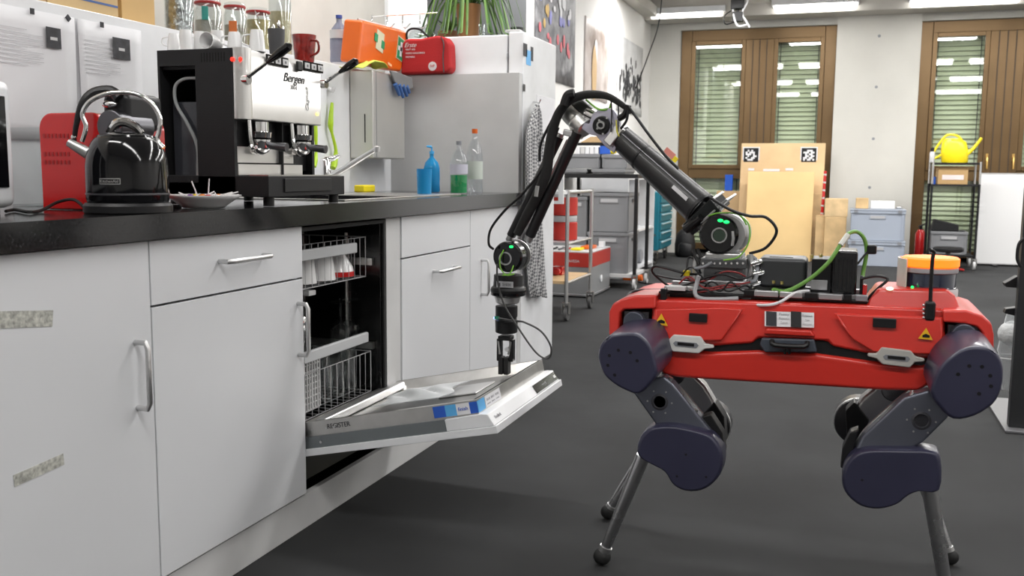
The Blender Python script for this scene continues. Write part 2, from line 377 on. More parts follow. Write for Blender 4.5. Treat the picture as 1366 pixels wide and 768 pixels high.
# posters ---------------------------------------------------------
def poster(x0, x1, zt, zb, m, label, extra=None):
    y0 = P(x0, 60, X=XL).y; y1 = P(x1, 60, X=XL).y
    t = thing('poster', (XL + .005, (y0 + y1) / 2, zb), label, 'poster')
    def fn(u, v): return V((XL + .006 + .008 * math.sin(u * 9) ** 2 * (1 - v), y0 + (y1 - y0) * u, zb + (zt - zb) * v))
    build('sheet', MB().grid(fn, 16, 8), m, t, solid=.002)
    if extra: extra(t, y0, y1)
def blobs(t, y0, y1):
    R = random.Random(3)
    for nm, cm, n in (('red_print', mat('coral_ink', (.6, .12, .15), .6), 8), ('white_print', paper, 12), ('blue_ink', mat('violet_ink', (.2, .2, .5), .6), 7), ('yellow_ink', mat('amber_ink', (.5, .32, .08), .6), 3)):
        m = MB()
        for i in range(n):
            y = R.uniform(y0 + .1, y1 - .1); z = {'red_print': R.uniform(2.0, 2.1), 'white_print': R.uniform(2.3, 2.42), 'blue_ink': R.uniform(2.2, 2.33), 'yellow_ink': R.uniform(2.05, 2.3)}[nm] + (y1 - y) * .05
            m.ball((XL + .0155, y, z), .03, (.05, 1.1, R.uniform(.8, 2)), 8)
        build('printed_figures', m, cm, t, stuff=True)
poster(712, 766, 2.75, 1.75, poster_mat('poster_dark', [(.08, .08, .09), (.22, .22, .23), (.1, .1, .11), (.35, .35, .36)], 3.5), 'large dark wavy poster with coloured figures beside the fridge top', blobs)
def rock(t, y0, y1):
    m = MB()
    m.ball((XL + .0155, y0 + .35, 1.95), .12, (.04, .8, 2.2)); build('printed_figures', m, mat('tan_ink', (.55, .38, .2), .6), t)
    m = MB(); m.ball((XL + .0155, y0 + .4, 2.15), .06, (.04, 1, 2)); build('printed_figures', m, paper, t)
poster(779, 811, 2.44, 1.70, poster_mat('poster_rock', [(.22, .17, .14), (.42, .36, .33), (.55, .5, .48), (.32, .27, .24)], 2.4), 'brown and beige poster in the middle of the left wall', rock)
def crowd(t, y0, y1):
    R = random.Random(5); m = MB()
    for i in range(90):
        y = R.uniform(y0 + .12, y1 - .08); z = R.gauss(1.98, .1) ; m.ball((XL + .0155, y, z), .03, (.04, R.uniform(.6, 1.3), R.uniform(.6, 2)), 6)
    build('printed_figures', m, darkprint, t, stuff=True)
poster(823, 857, 2.46, 1.66, poster_mat('poster_pale', [(.4, .4, .4), (.62, .62, .62), (.75, .75, .75)], 1.6), 'pale grey poster with a black printed crowd near the back corner', crowd)

# ================================================================ KITCHEN
def rod_handle(mb, a, b, out, r=.006):
    a = V(a); b = V(b); o = V(out); d = (b - a).normalized() * .012
    mb.tube([a, a + o * .82, a + o + d, b + o - d, b + o * .82, b], r, 10, 0)
def carcass(x0, y0, y1, parent, z0=.10, z1=.85):
    m = MB(); x1 = XF - .02; th = .016
    m.box(XW + .01, x1, y0, y0 + th, z0, z1).box(XW + .01, x1, y1 - th, y1, z0, z1).box(XW + .01, x1, y0 + th, y1 - th, z0, z0 + th).box(XW + .01, XW + .02, y0 + th, y1 - th, z0 + th, z1)
    m.box(XW + .02, x1, y0 + th, y1 - th, z1 - th, z1)
    build('carcass', m, whiteg, parent)
def front(nm, parent, y0, y1, z0, z1, handle, label=None):
    d = build(nm, MB().box(XF - .019, XF, y0 + .0015, y1 - .0015, z0, z1), white, parent, bevel=.0012)
    if handle:
        m = MB(); rod_handle(m, *handle); build('handle', m, satin, d)
    return d
out = (.032, 0, 0)
YU = [1.04, 1.640, 2.243]
# unit A
for n, (y0, y1, lab) in enumerate(((1.04, 1.64, 'tall-doored white base cabinet nearest the camera with tape residue stains'), (.44, 1.04, 'white base cabinet before the frame edge under the worktop end'))):
    t = thing('base_cabinet', (-1.7, (y0 + y1) / 2, .1), lab, 'cabinet', None)
    carcass(0, y0, y1, t)
    d = front('door', t, y0, y1, .108, .848, ((XF, y1 - .052, .503), (XF, y1 - .052, .642), out))
    if n == 0:
        for (a, b, h, nm, lb) in (((0, 412), (64, 411), .03, 'tape_residue', 'grey smudged tape residue, upper patch'), ((24, 628), (79, 604), .022, 'tape_residue', 'grey smudged tape residue, lower patch')):
            A = P(*a, X=XF + .0006); B = P(*b, X=XF + .0006); c = (A + B) / 2; U = (B - A).normalized()
            build(nm, MB().obox(c - V((0, 0, h / 2 + .004)), ((B - A).length + .02, .0008, h), U, Z1), mat('tape_residue', (.42, .42, .38), .7, noise=(120, .45)), d, label=lb)
t = thing('base_cabinet', (-1.7, 1.94, .1), 'white base cabinet with one drawer above a door, left of the open dishwasher', 'cabinet')
carcass(0, 1.641, 2.243, t)
front('drawer', t, 1.641, 2.243, .711, .848, ((XF, 1.877, .785), (XF, 2.055, .785), out))
front('door', t, 1.641, 2.243, .108, .706, ((XF, 2.213, .503), (XF, 2.213, .642), out))
t = thing('base_cabinet', (-1.7, 3.17, .1), 'white drawer and door cabinet right of the dishwasher with horizontal door handle', 'cabinet')
carcass(0, 2.856, 3.470, t)
front('drawer', t, 2.856, 3.470, .711, .848, None)
front('door', t, 2.856, 3.470, .108, .706, ((XF, 3.11, .643), (XF, 3.30, .643), out))
t = thing('base_cabinet', (-1.7, 3.78, .1), 'white base cabinet with vertical handle next to the fridge', 'cabinet')
carcass(0, 3.471, 4.047, t)
front('door', t, 3.471, 4.047, .108, .848, ((XF, 3.593, .503), (XF, 3.593, .642), out))
# plinth boards, filler
tag(build('plinth_board', MB().box(XF - .03, XF - .012, 0.44, 4.047, 0.001, .098), plinthm, bevel=.001), 'long scuffed white plinth board along the floor under the cabinets', 'plinth')
tag(build('filler_strip', MB().box(-1.96, XF - .004, 2.752, 2.854, .101, .848), lightg, bevel=.002), 'light grey vertical filler strip right of the dishwasher opening', 'panel')
# worktop with sink
t = thing('worktop', (-1.68, 2.2, .855), 'long polished black stone worktop over the white cabinets', 'worktop')
sx0, sx1, sy0, sy1 = -1.86, -1.46, 2.62, 3.12
m = MB(); x0, x1 = XW + .002, -1.353
m.box(x0, x1, .42, sy0, .8515, CT).box(x0, x1, sy1, 4.048, .8515, CT).box(x0, sx0, sy0, sy1, .8515, CT).box(sx1, x1, sy0, sy1, .8515, CT)
build('slab', m, granite, t)
m = MB(); m.box(sx0, sx1, sy0, sy1, CT - .052, CT - .048)
m.box(sx0 - .02, sx1 + .02, sy0 - .02, sy0 + .004, CT + .0003, CT + .004).box(sx0 - .02, sx1 + .02, sy1 - .004, sy1 + .42, CT + .0003, CT + .004).box(sx0 - .02, sx0 + .004, sy0 + .004, sy1 - .004, CT + .0003, CT + .004).box(sx1 - .004, sx1 + .02, sy0 + .004, sy1 - .004, CT + .0003, CT + .004)
build('sink', m, steel, t, bevel=.001)
# end panel + fridge
tag(build('end_panel', MB().box(XW + .001, XF, 4.050, 4.092, .001, 1.43), mat('warm_grey_laminate', (.52, .52, .52), .45), bevel=.001), 'light grey panel standing across the far end of the worktop', 'panel')
t = thing('fridge', (-1.7, 4.35, .02), 'tall white fridge behind the end panel with papers and scarf on its door', 'fridge')
zt = 1.612
build('body', MB().box(-1.995, XF - .075, 4.10, 4.60, .05, zt - .01), whiteg, t, bevel=.006)
d = build('door', MB().box(XF - .068, XF + .003, 4.097, 4.60, .08, zt), whiteg, t, bevel=.006)
build('hinge', MB().box(XF - .09, XF - .02, 4.11, 4.15, zt + .001, zt + .012), lightg, d, bevel=.003)
build('hinge', MB().box(XF - .074, XF - .068, 4.094, 4.099, 1.50, 1.52), grey, d)
build('feet', MB().box(-1.95, -1.42, 4.13, 4.57, .001, .049), black, t)
# papers / magnets on the fridge door
def quad_on(px0, py0, px1, py1, X, th=.001):
    a = P(px0, py0, X=X); b = P(px1, py1, X=X); return MB().box(X, X + th, min(a.y, b.y), max(a.y, b.y), min(a.z, b.z), max(a.z, b.z))
for (q, mm, nm, lb, ct) in (((716, 126, 739, 190), paper, 'paper_sheet', 'bright white sheet of paper on the fridge door beside the scarf', 'paper'),
                    ((698, 57, 703, 76), darkprint, 'fridge_magnet', 'small black fridge magnet, leftmost near the top', 'magnet'), ((702, 66, 708, 88), bluel, 'fridge_magnet', 'pale blue magnet below the black ones on the fridge', 'magnet'),
                    ((708, 62, 711, 82), darkprint, 'fridge_magnet', 'narrow dark magnet right of the pale blue one', 'magnet'), ((698, 112, 700.5, 122), black, 'fridge_magnet', 'tiny black magnet above the scarf', 'magnet')):
    tag(build(nm, quad_on(*q, XF + .0035), mm), lb, ct)
# scarf
sp = [(712, 138, 2), (710, 150, 6), (707, 175, 11), (709, 200, 15), (708, 240, 12), (708, 290, 12), (711, 340, 13), (714, 380, 12), (716, 394, 9)]
def scarf(u, v):
    k = v * (len(sp) - 1); i = min(int(k), len(sp) - 2); f = k - i
    cx, cy, hw = [sp[i][j] * (1 - f) + sp[i + 1][j] * f for j in range(3)]
    q = P(cx + (u - .5) * 2 * hw, cy + 6 * abs(u - .5) * v, X=XF + .02)
    return q + V((.016 + .014 * math.sin(u * 15 + v * 4) * min(1, v * 5), 0, 0))
t = thing('scarf', P(710, 394, X=XF + .03), 'grey and white checked scarf hanging on the fridge side by a hook', 'scarf')
build('cloth', MB().grid(scarf, 26, 40), scarfm, t, solid=.003)
q = P(711, 136, X=XF + .004)
build('hook', MB().tube([q, q + V((.03, 0, -.005)), q + V((.036, 0, .012))], .004, 8), chrome, t)

# ---------------------------------------------------------------- dishwasher
dw = thing('dishwasher', (-1.66, 2.5, .1), 'built-in dishwasher with its door folded down open', 'dishwasher')
ty0, ty1 = 2.2442, 2.7505
tub = MB(); bx = -1.94; fx = XF - .012
tub.box(bx, fx, ty0, ty0 + .012, .20, .845).box(bx, fx, ty1 - .03, ty1, .20, .845).box(bx, bx + .01, ty0 + .012, ty1 - .03, .20, .845)
tub.box(bx, fx, ty0 + .012, ty1 - .03, .832, .845).box(bx, fx, ty0 + .012, ty1 - .03, .20, .214)
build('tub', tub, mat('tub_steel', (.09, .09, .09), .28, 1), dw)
m = MB(); m.box(fx, fx + .008, ty1 - .016, ty1, .20, .845).box(fx, fx + .008, ty0, ty1 - .016, .833, .845)
build('door_seal', m, rubber, dw, bevel=.002)
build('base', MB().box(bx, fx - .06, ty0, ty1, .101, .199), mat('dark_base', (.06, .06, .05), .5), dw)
m = MB()
for z in (.70, .43): m.box(bx + .02, fx - .02, ty1 - .045, ty1 - .031, z, z + .022)
for xx in (-1.5, -1.66): m.cyl((xx, ty1 - .038, .25), (xx, ty1 - .038, .8), .006, n=8)
build('rack_rail', m, steel, dw)
# door: local frame (d out from hinge, n normal)
A12 = math.radians(12.2); O = V((-1.366, 0, .212)); Dv = V((math.cos(A12), 0, math.sin(A12))); Nv = V((-math.sin(A12), 0, math.cos(A12)))
def D(d, y, n): return O + Dv * d + Nv * n + V((0, y, 0))
def dbox(m, d0, d1, y0, y1, n0, n1): return m.add([D(d, y, n) for n in (n0, n1) for y in (y0, y1) for d in (d0, d1)], [(0, 2, 3, 1), (4, 5, 7, 6), (0, 1, 5, 4), (2, 6, 7, 3), (0, 4, 6, 2), (1, 3, 7, 5)])
ya, yb = 2.2455, 2.842
door = build('door', dbox(MB(), -.015, .568, ya, yb, 0, .020), whiteg, dw, bevel=.0015)
build('side_skin', dbox(MB(), -.015, .425, ya + .005, yb - .005, .0205, .052), mat('grey_coated_steel', (.2, .22, .23), .4, .6), door)
m = MB(); sec = [(.4255, .0205), (.562, .0205), (.548, .052), (.53, .055), (.4255, .052)]
m.loft([[D(d, ya + .004, n) for d, n in sec], [D(d, yb - .004, n) for d, n in sec]])
fas = build('control_fascia', m, whiteg, door, bevel=.002)
u1 = (D(.548, 0, .052) - D(.562, 0, .0205)).normalized(); nn = u1.cross(V((0, -1, 0))).normalized()
if nn.x < 0: nn = -nn
def FS(y, k): return D(.562, y, .0205) + (D(.548, y, .052) - D(.562, y, .0205)) * k + nn * .0008
m = MB().prism([FS(2.615, .12), FS(2.83, .12), FS(2.83, .88), FS(2.615, .88)], nn * .0015); dsp = build('display', m, blackg, fas)
text('Profitek', FS(2.30, .5), Y1, u1, .014, printm, fas)
text('· ▪ ▪ ▪ 0', FS(2.70, .5) + nn * .0018, Y1, u1, .012, printm, fas)
m = MB().prism([FS(2.80, .35) + nn * .002, FS(2.82, .35) + nn * .002, FS(2.82, .6) + nn * .002, FS(2.80, .6) + nn * .002], nn * .0004); build('button', m, lightg, dsp)
# inner steel liner: rim frame + recessed pan
m = MB(); y0, y1 = ya + .012, yb - .012; d0, d1 = -.015, .522; nb, nt_ = .055, .092; w_ = .03
dbox(m, d0, d1, y0, y0 + .004, nb - .003, nt_); dbox(m, d0, d1, y1 - .004, y1, nb - .003, nt_); dbox(m, d1 - .004, d1, y0 + .004, y1 - .004, nb - .003, nt_)
# sloping inner walls
def slope(a, b, c, d_): m.add([a, b, c, d_], [(0, 1, 2, 3)])
pf = .066; ins = .055
slope(D(d0, y0 + .004, nt_), D(d1 - .004, y0 + .004, nt_), D(d1 - .012, y0 + .012, nt_), D(d0, y0 + .012, nt_))
slope(D(d0, y0 + .012, nt_), D(d1 - .012, y0 + .012, nt_), D(d1 - ins, y0 + ins, pf), D(d0 + ins, y0 + ins, pf))
slope(D(d0, y1 - .012, nt_), D(d1 - .012, y1 - .012, nt_), D(d1 - ins, y1 - ins, pf), D(d0 + ins, y1 - ins, pf))
slope(D(d1 - .012, y0 + .012, nt_), D(d1 - .012, y1 - .012, nt_), D(d1 - ins, y1 - ins, pf), D(d1 - ins, y0 + ins, pf))
slope(D(d0 + .01, y0 + .012, nt_), D(d0 + .01, y1 - .012, nt_), D(d0 + ins, y1 - ins, pf), D(d0 + ins, y0 + ins, pf))
lin = build('inner_liner', m, steel, door, ang=20)
m = MB(); slope(D(d0 + ins - .002, y0 + ins - .002, pf + .0006), D(d1 - ins + .002, y0 + ins - .002, pf + .0006), D(d1 - ins + .002, y1 - ins + .002, pf + .0006), D(d0 + ins - .002, y1 - ins + .002, pf + .0006))
build('pan', m, mat('pan_steel', (.30, .295, .285), .3, 1, noise=(7, .25)), door)
build('hinge_lip', dbox(MB(), .012, .05, y0 + .03, y1 - .03, pf + .001, .092), satin, door, bevel=.006)
# central pressed ridge / soap dispenser
m = MB(); dbox(m, .30, .42, 2.50, 2.66, pf + .001, pf + .006); build('detergent_dispenser', m, satin, door, bevel=.002)
# text and stickers on the left side of the liner
ns = V((0, -1, 0))
text('REGISTER', D(.105, y0 - .0006, .073), Dv, Nv, .019, darkprint, lin, squeeze=.9)
m = MB(); dbox(m, .395, .43, y0 - .0012, y0 - .0004, .058, .088); build('sticker', m, bluep, lin, label='deep blue sticker end')
m = MB(); dbox(m, .43, .462, y0 - .0012, y0 - .0004, .058, .088); build('sticker', m, bluel, lin, label='light blue sticker part')
m = MB(); dbox(m, .462, .50, y0 - .0012, y0 - .0004, .058, .088); build('sticker', m, paper, lin, label='white lettered sticker part')
text('finish', D(.481, y0 - .0016, .073), Dv, Nv, .014, bluep, lin)
m = MB(); dbox(m, .50, .5222, y0 - .0012, y0 - .0004, .058, .088); build('sticker', m, bluep, lin)
def fb(ya_, yb_, mm, lb): build('sticker', dbox(MB(), d1 + .0004, d1 + .0014, ya_, yb_, .058, .088), mm, lin, label=lb)
fb(y0, y0 + .05, bluel, 'blue sticker wrapped round the corner'); fb(y0 + .055, y0 + .17, paper, 'white text sticker')
m = MB()
for k in range(3): dbox(m, d1 + .0015, d1 + .002, y0 + .065 + k * .033, y0 + .09 + k * .033, .074, .080); dbox(m, d1 + .0015, d1 + .002, y0 + .065 + k * .033, y0 + .09 + k * .033, .064, .067)
build('sticker_print', m, printm, lin)
m = MB()
for d in (.02, .065, .09): q = D(d, y0 - .001, .07); m.cyl(q + V((0, .001, 0)), q + V((0, -.001, 0)), .003, n=8)
q = D(.045, ya + .004, .035); m.cyl(q, q + V((0, -.002, 0)), .004, n=8)
build('screw', m, satin, door)
# hinge
build('hinge_arm', MB().tube([D(-.01, ya + .02, .08), D(-.05, ya + .03, .10), V((-1.43, ya + .03, .26))], .006, 8), darksteel, dw)
# plastic bag lying in the door
R = random.Random(2)
def bag(u, v):
    return D(.12 + .22 * u + .02 * math.sin(7 * v), 2.42 + .24 * v, pf + .010 + .018 * abs(math.sin(u * 6.5 + v * 4)) * math.sin(pi * u) * math.sin(pi * v) + .008)
tag(build('plastic_bag', MB().grid(bag, 24, 24), gbag, solid=.001), 'crumpled clear plastic bag lying on the open dishwasher door', 'bag')
# racks
def wire_rack(nm, x0, x1, y0, y1, z, h, barz, barlen):
    m = MB(); r = .0022
    for zz in (z, z + h): m.tube([(x0, y0, zz), (x1, y0, zz), (x1, y1, zz), (x0, y1, zz)], r, 6, closed=True)
    n = 12
    for i in range(n + 1):
        y = y0 + (y1 - y0) * i / n; m.tube([(x0, y, z + h), (x0, y, z), (x1, y, z), (x1, y, z + h)], r * .75, 5)
    for i in range(10):
        x = x0 + (x1 - x0) * i / 9; m.tube([(x, y0, z + h), (x, y0, z), (x, y1, z), (x, y1, z + h)], r * .75, 5)
    for i in range(6):
        x = x0 + .04 + i * .07
        for j in range(12): y = y0 + .03 + j * (y1 - y0 - .06) / 11; m.tube([(x, y, z), (x - .01, y, z + h * .7)], r * .7, 5)
    rk = build(nm, m, mat('rack_wire', (.4, .4, .41), .4, .5), dw)
    build('rack_handle', MB().box(x1 + .002, x1 + .016, y0 + .01, barlen, barz - .016, barz + .016), mat('rack_handle_grey', (.45, .46, .47), .5), rk, bevel=.004)
    return rk
wire_rack('upper_rack', -1.88, -1.425, 2.268, 2.70, .665, .125, .774 - .012, 2.62)
wire_rack('lower_rack', -1.88, -1.41, 2.268, 2.70, .295, .13, .49 - .012, 2.66)
# spray arm, cutlery basket
build('spray_arm', MB().box(-1.75, -1.45, 2.40, 2.44, .635, .65).cyl((-1.66, 2.48, .63), (-1.66, 2.48, .66), .03), lightg, dw, bevel=.003)
m = MB(); x0, x1, y0, y1, z0, z1 = -1.62, -1.432, 2.28, 2.42, .31, .46
for i in range(9):
    z = z0 + (z1 - z0) * i / 8; m.tube([(x0, y0, z), (x1, y0, z), (x1, y1, z), (x0, y1, z)], .0028, 4, closed=True)
for i in range(11):
    x = x0 + (x1 - x0) * i / 10; m.box(x - .0022, x + .0022, y0 - .002, y0 + .002, z0, z1).box(x - .0022, x + .0022, y1 - .002, y1 + .002, z0, z1)
    y = y0 + (y1 - y0) * i / 10; m.box(x1 - .002, x1 + .002, y - .0022, y + .0022, z0, z1)
m.box(x0, x1, y0, y1, z0 - .004, z0)
tag(build('cutlery_basket', m, lightg), 'light grey mesh cutlery basket in the lower dishwasher rack', 'basket')
# cutlery
for i in range(8):
    x = -1.59 + .02 * i; y = 2.31 + (i % 3) * .035; h = .17 + .02 * (i % 4)
    m = MB().tube([(x, y, .312), (x + .004, y + .006, .312 + h * .6), (x + .008, y + .012, .312 + h)], [.003, .003, .004], 6); m.ball((x + .009, y + .013, .312 + h + .02), .014, (.35, 1, 1.5), 8)
    tag(build('spoon', m, chrome), '%s steel spoon from the left in the dishwasher cutlery basket' % ('first', 'second', 'third', 'fourth', 'fifth', 'sixth', 'seventh', 'eighth')[i], 'spoon', 'spoons in the cutlery basket')
# glasses and dishes
def tumbler(nm, x, y, z, r, h, m_, lab, cat, grp, inv=False):
    pr = [(r * .8, 0), (r * .8, .004), (r, h), (r * .93, h), (r * .74, .008), (.002, .008)]
    if inv: pr = [(a, h - b) for a, b in pr]
    return tag(build(nm, MB().lathe([(.002, pr[0][1])] + pr, (x, y, z), 20, caps=False), m_), lab, cat, grp)
for i, (x, y, h) in enumerate(((-1.455, 2.47, .15), (-1.455, 2.55, .13), (-1.46, 2.635, .155), (-1.55, 2.49, .14), (-1.55, 2.61, .15))):
    tumbler('drinking_glass', x, y, .303, .033, h, gclear, 'clear drinking glass upside down in the lower dishwasher rack, ' + ('front row, beside the cutlery basket', 'front row, second from the basket', 'front row, third from the basket', 'back row, nearer the basket', 'back row, farther from the basket')[i], 'glass', 'glasses in the lower rack', True)
for i, (x, y, h) in enumerate(((-1.46, 2.60, .1), (-1.47, 2.67, .12))):
    tag(build('wine_glass', MB().lathe([(.003, .0), (.028, .001), (.033, .05), (.03, .075), (.004, .09), (.004, .15), (.03, .155), (.03, .158), (.002, .158)], (x, y, .457 - .02 + .0), 20, caps=False), gclear), 'stemmed clear glass upside down in the dishwasher, ' + ('nearer', 'farther')[i] + ' of two', 'glass', 'stemmed glasses in the dishwasher')
for i, (y, r, mm, lab) in enumerate(((2.31, .045, ceram, 'white cup upside down in the upper rack, left end'), (2.41, .04, ceram, 'white cup upside down in the upper rack, second from left'), (2.51, .045, ceram, 'white cup upside down in the upper rack, middle'))):
    tumbler('cup', -1.475, y, .672, r, .075, mm, lab, 'cup', None, True)
t = thing('bowl', (-1.475, 2.615, .672), 'white bowl with a red rim in the upper dishwasher rack', 'bowl')
build('body', MB().lathe([(.002, .07), (.02, .07), (.045, .03), (.05, .008), (.045, .008), (.018, .064), (.002, .064)], (-1.475, 2.615, .672), 24, caps=False), ceram, t)
build('rim', MB().lathe([(.0505, .001), (.0505, .016), (.046, .016), (.046, .001)], (-1.475, 2.615, .672), 24, caps=False), redm, t)

# ---------------------------------------------------------------- on the worktop
# papers taped to the splashback
def wallpaper_sheet(px0, px1, pt, pb, lab, photo, tapes):
    X = XW + .002; a = P(px0, pt[0], X=X); b = P(px1, pt[1], X=X); y0, y1 = a.y, b.y; zt = (a.z + b.z) / 2; zb = pb
    t = thing('notice', (X, (y0 + y1) / 2, zb), lab, 'paper')
    build('sheet', MB().grid(lambda u, v: V((X + .003 + .003 * math.sin(u * 5 + v * 3), y0 + (y1 - y0) * u, zb + (zt - zb) * v)), 8, 8), paper, t, solid=.001)
    for q in photo:
        aa = P(q[0], q[1], X=X + .008); bb = P(q[2], q[3], X=X + .008)
        build('photo_print', MB().box(X + .008, X + .0085, aa.y, bb.y, bb.z, aa.z), darkprint, t)
        c = (aa + bb) / 2; build('photo_print', MB().box(X + .0088, X + .009, c.y - .012, c.y + .012, c.z - .006, c.z + .002), lightg, t)
    for q in tapes:
        aa = P(q[0], q[1], X=X + .008); build('tape', MB().obox(aa, (.013, .002, .015), (0, 1, q[2]), X1 * .0 + Z1), darkprint, t)
    m = MB()
    for k in range(9):
        z = zt - .055 - k * .011; ye = y0 + (y1 - y0) * (.62 if k % 4 else .45); m.box(X + .008, X + .0083, y0 + .02, ye, z, z + .002)
    build('text_lines', m, mat('faint_print', (.52, .52, .54), .8), t)
wallpaper_sheet(-30, 97, (-8, 30), 1.07, 'white notice sheet taped to the splashback, left of the two', [(61, 35, 82, 66)], [(43, 15, 0), (91, 24, 1)])
wallpaper_sheet(101, 186, (20, 45), 1.06, 'white notice sheet taped to the splashback behind the kettle', [(150, 49, 174, 81)], [(136, 33, 0)])
# microwave
t = thing('microwave', (-1.75, 1.35, CT), 'white microwave oven cut by the left frame edge', 'microwave')
q = P(20, 278, X=-1.62)
mx = -1.60; ye = P(22, 200, X=mx).y; zt = P(20, 108, X=mx).z
build('case', MB().box(-1.95, mx, ye - .5, ye, CT + .012, zt), whiteg, t, bevel=.02, seg=3)
a = P(3, 128, X=mx); b = P(10, 250, X=mx)
build('control_panel', MB().box(mx + .0005, mx + .004, ye - .17, a.y + .003, b.z, a.z), blackg, t, bevel=.008)
build('door_window', MB().box(mx + .0005, mx + .004, ye - .46, ye - .2, b.z, a.z), blackg, t, bevel=.008)
build('foot', MB().box(-1.9, -1.88, ye - .45, ye - .43, CT + .001, CT + .012).box(mx - .05, mx - .02, ye - .45, ye - .43, CT + .001, CT + .012).box(-1.9, -1.88, ye - .06, ye - .03, CT + .001, CT + .012).box(mx - .05, mx - .02, ye - .06, ye - .03, CT + .001, CT + .012), rubber, t)
# clear stand beside the red machine
a = P(46, 170, X=-1.9); yy = a.y
m = MB().box(-1.93, -1.80, yy - .05, yy - .047, CT + .001, CT + .19).box(-1.93, -1.80, yy + .047, yy + .05, CT + .001, CT + .19).box(-1.93, -1.80, yy - .047, yy + .047, CT + .001, CT + .004)
t = thing('clear_stand', (-1.86, yy, CT), 'clear acrylic holder with metal edge left of the red coffee machine', 'holder')
build('acrylic', m, gclear, t)
build('metal_post', MB().box(-1.80, -1.795, yy + .03, yy + .05, CT + .001, CT + .19), steel, t)
# red capsule machine
c = P(92, 280, X=-1.72); cy = c.y
def rrect(x0, x1, z0, z1, r, Y, n=6, rb=None):
    pts = []
    for (cx, cz, a0, rr) in ((x1 - (rb or r), z0 + (rb or r), -pi / 2, rb or r), (x1 - r, z1 - r, 0, r), (x0 + r, z1 - r, pi / 2, r), (x0 + (rb or r), z0 + (rb or r), pi, rb or r)):
        for i in range(n + 1): a = a0 + pi / 2 * i / n; pts.append(V((cx + rr * math.cos(a), Y, cz + rr * math.sin(a))))
    return pts
Ya = 1.70; a = P(57, 279, Y=Ya); b = P(57, 155, Y=Ya); x0 = a.x; z1 = P(100, 150, Y=Ya).z; x1 = P(130, 200, Y=Ya).x; z0 = CT + .001
t = thing('capsule_coffee_machine', ((x0 + x1) / 2, Ya + .1, CT), 'red capsule coffee machine behind the kettle', 'coffee machine')
m = MB(); m.loft([rrect(x0, x1 + .02, z0, z1, .035, Ya, rb=.004), rrect(x0, x1 + .02, z0, z1, .035, Ya + .2, rb=.004)]); build('body', m, redm, t, bevel=.006, seg=3)
m = MB()
for zz, ln in ((z1 - .055, .07), (z1 - .095, .08), (z1 - .113, .075)):
    for k in range(7): m.box(x0 + .012 + k * .011, x0 + .018 + k * .011, Ya - .0012, Ya + .001, zz, zz + .009)
build('embossed_marks', m, mat('dark_red_marks', (.3, .008, .01), .4), t, stuff=True)
hp = [P(99, 188, Y=Ya - .03), P(102, 165, Y=Ya - .03), P(110, 138, Y=Ya - .02), P(125, 124, Y=Ya), P(148, 122, Y=Ya + .02), P(160, 132, Y=Ya + .02)]
build('lever', MB().tube(hp, [.005, .006, .008, .011, .013, .012], 10, 4), black, t)
build('lever_tip', MB().ball(P(99, 183, Y=Ya - .03), .007), chrome, t)
q = P(143, 135, Y=Ya); build('capsule_head', MB().box(q.x - .035, q.x + .035, Ya + .02, Ya + .14, q.z - .06, q.z + .02), black, t, bevel=.015)
build('chrome_trim', MB().ball(P(146, 139, Y=Ya + .01), .02, (1, .5, .4)), chrome, t)
q = P(148, 168, Y=Ya); build('spout_cover', MB().cyl((q.x, Ya - .005, q.z), (q.x, Ya + .1, q.z), .035), darksteel, t, bevel=.004)
# kettle
kb, kh, kr = stand(172, 285, 150, 112, Y=1.65)
kb = V((kb.x, kb.y, CT + .0005)); r = kr
KS = dep(kb) / F
t = thing('kettle', kb, 'glossy black stovetop-style electric kettle with chrome arched handle', 'kettle')
build('power_base', MB().lathe([(r * .97, 0), (r, .003), (r, .016), (r * .95, .022), (.01, .022)], kb, 40), black, t)
bb = kb + V((0, 0, .0225)); hh = 85 * KS; rb = r * .93
prof = [(.01, 0), (rb * .97, 0), (rb, .006), (rb * 1.0, hh * .3), (rb * .995, hh * .55), (rb * .97, hh * .68), (rb * .92, hh * .80), (rb * .84, hh * .91), (rb * .76, hh * .98), (rb * .72, hh), (.01, hh)]
body = build('body', MB().lathe(prof, bb, 48), blackg, t, ang=50)
build('band', MB().lathe([(rb * 1.004, .016), (rb * 1.008, .018), (rb * 1.004, .02)], bb, 48, caps=False), darksteel, body)
tz = bb + V((0, 0, hh))
build('lid', MB().lathe([(rb * .70, 0), (rb * .68, .004), (rb * .4, .010), (.01, .012)], tz, 40), blackg, t, ang=50)
R_ = CM @ V((1, 0, 0)); R_.z = 0; R_.normalize()
Fw = CM @ V((0, 0, 1)); Fw.z = 0; Fw.normalize()   # toward viewer
m = MB().tube([tz + R_ * (-.035) + V((0, 0, .008)), tz + R_ * (-.02) + V((0, 0, .027)), tz + V((0, 0, .032)), tz + R_ * .022 + V((0, 0, .022)), tz + R_ * .034 + V((0, 0, .009))], [.008, .010, .010, .009, .006], 10, 4)
build('lid_grip', m, chrome, t)
def K(px, py): return P(px, py, Y=kb.y) if False else tz + R_ * ((px - 170) * KS) + V((0, 0, (180 - py) * KS))
hp = [K(112, 186), K(118, 166), K(114, 150), K(124, 134), K(145, 124), K(170, 121.5), K(190, 125), K(207, 137), K(216, 155), K(214, 172), K(211, 184), K(218, 194)]
build('handle', MB().tube(hp, [.0048] + [.0048] * 9 + [.006, .008], 12, 5), chrome, t)
build('spout', MB().tube([K(126, 205), K(112, 197), K(94, 187)], [.014, .012, .0085], 16), satin, t)
m = MB(); q = tz + R_ * (-.028) + Fw * (rb * 1.0) + V((0, 0, -hh * .71))
def onbody(a, z): return bb + (R_ * math.sin(a) + Fw * math.cos(a)) * (rb * 1.006) + V((0, 0, z))
a0, a1, zc, zh = -.30, .22, hh * .33, .0062
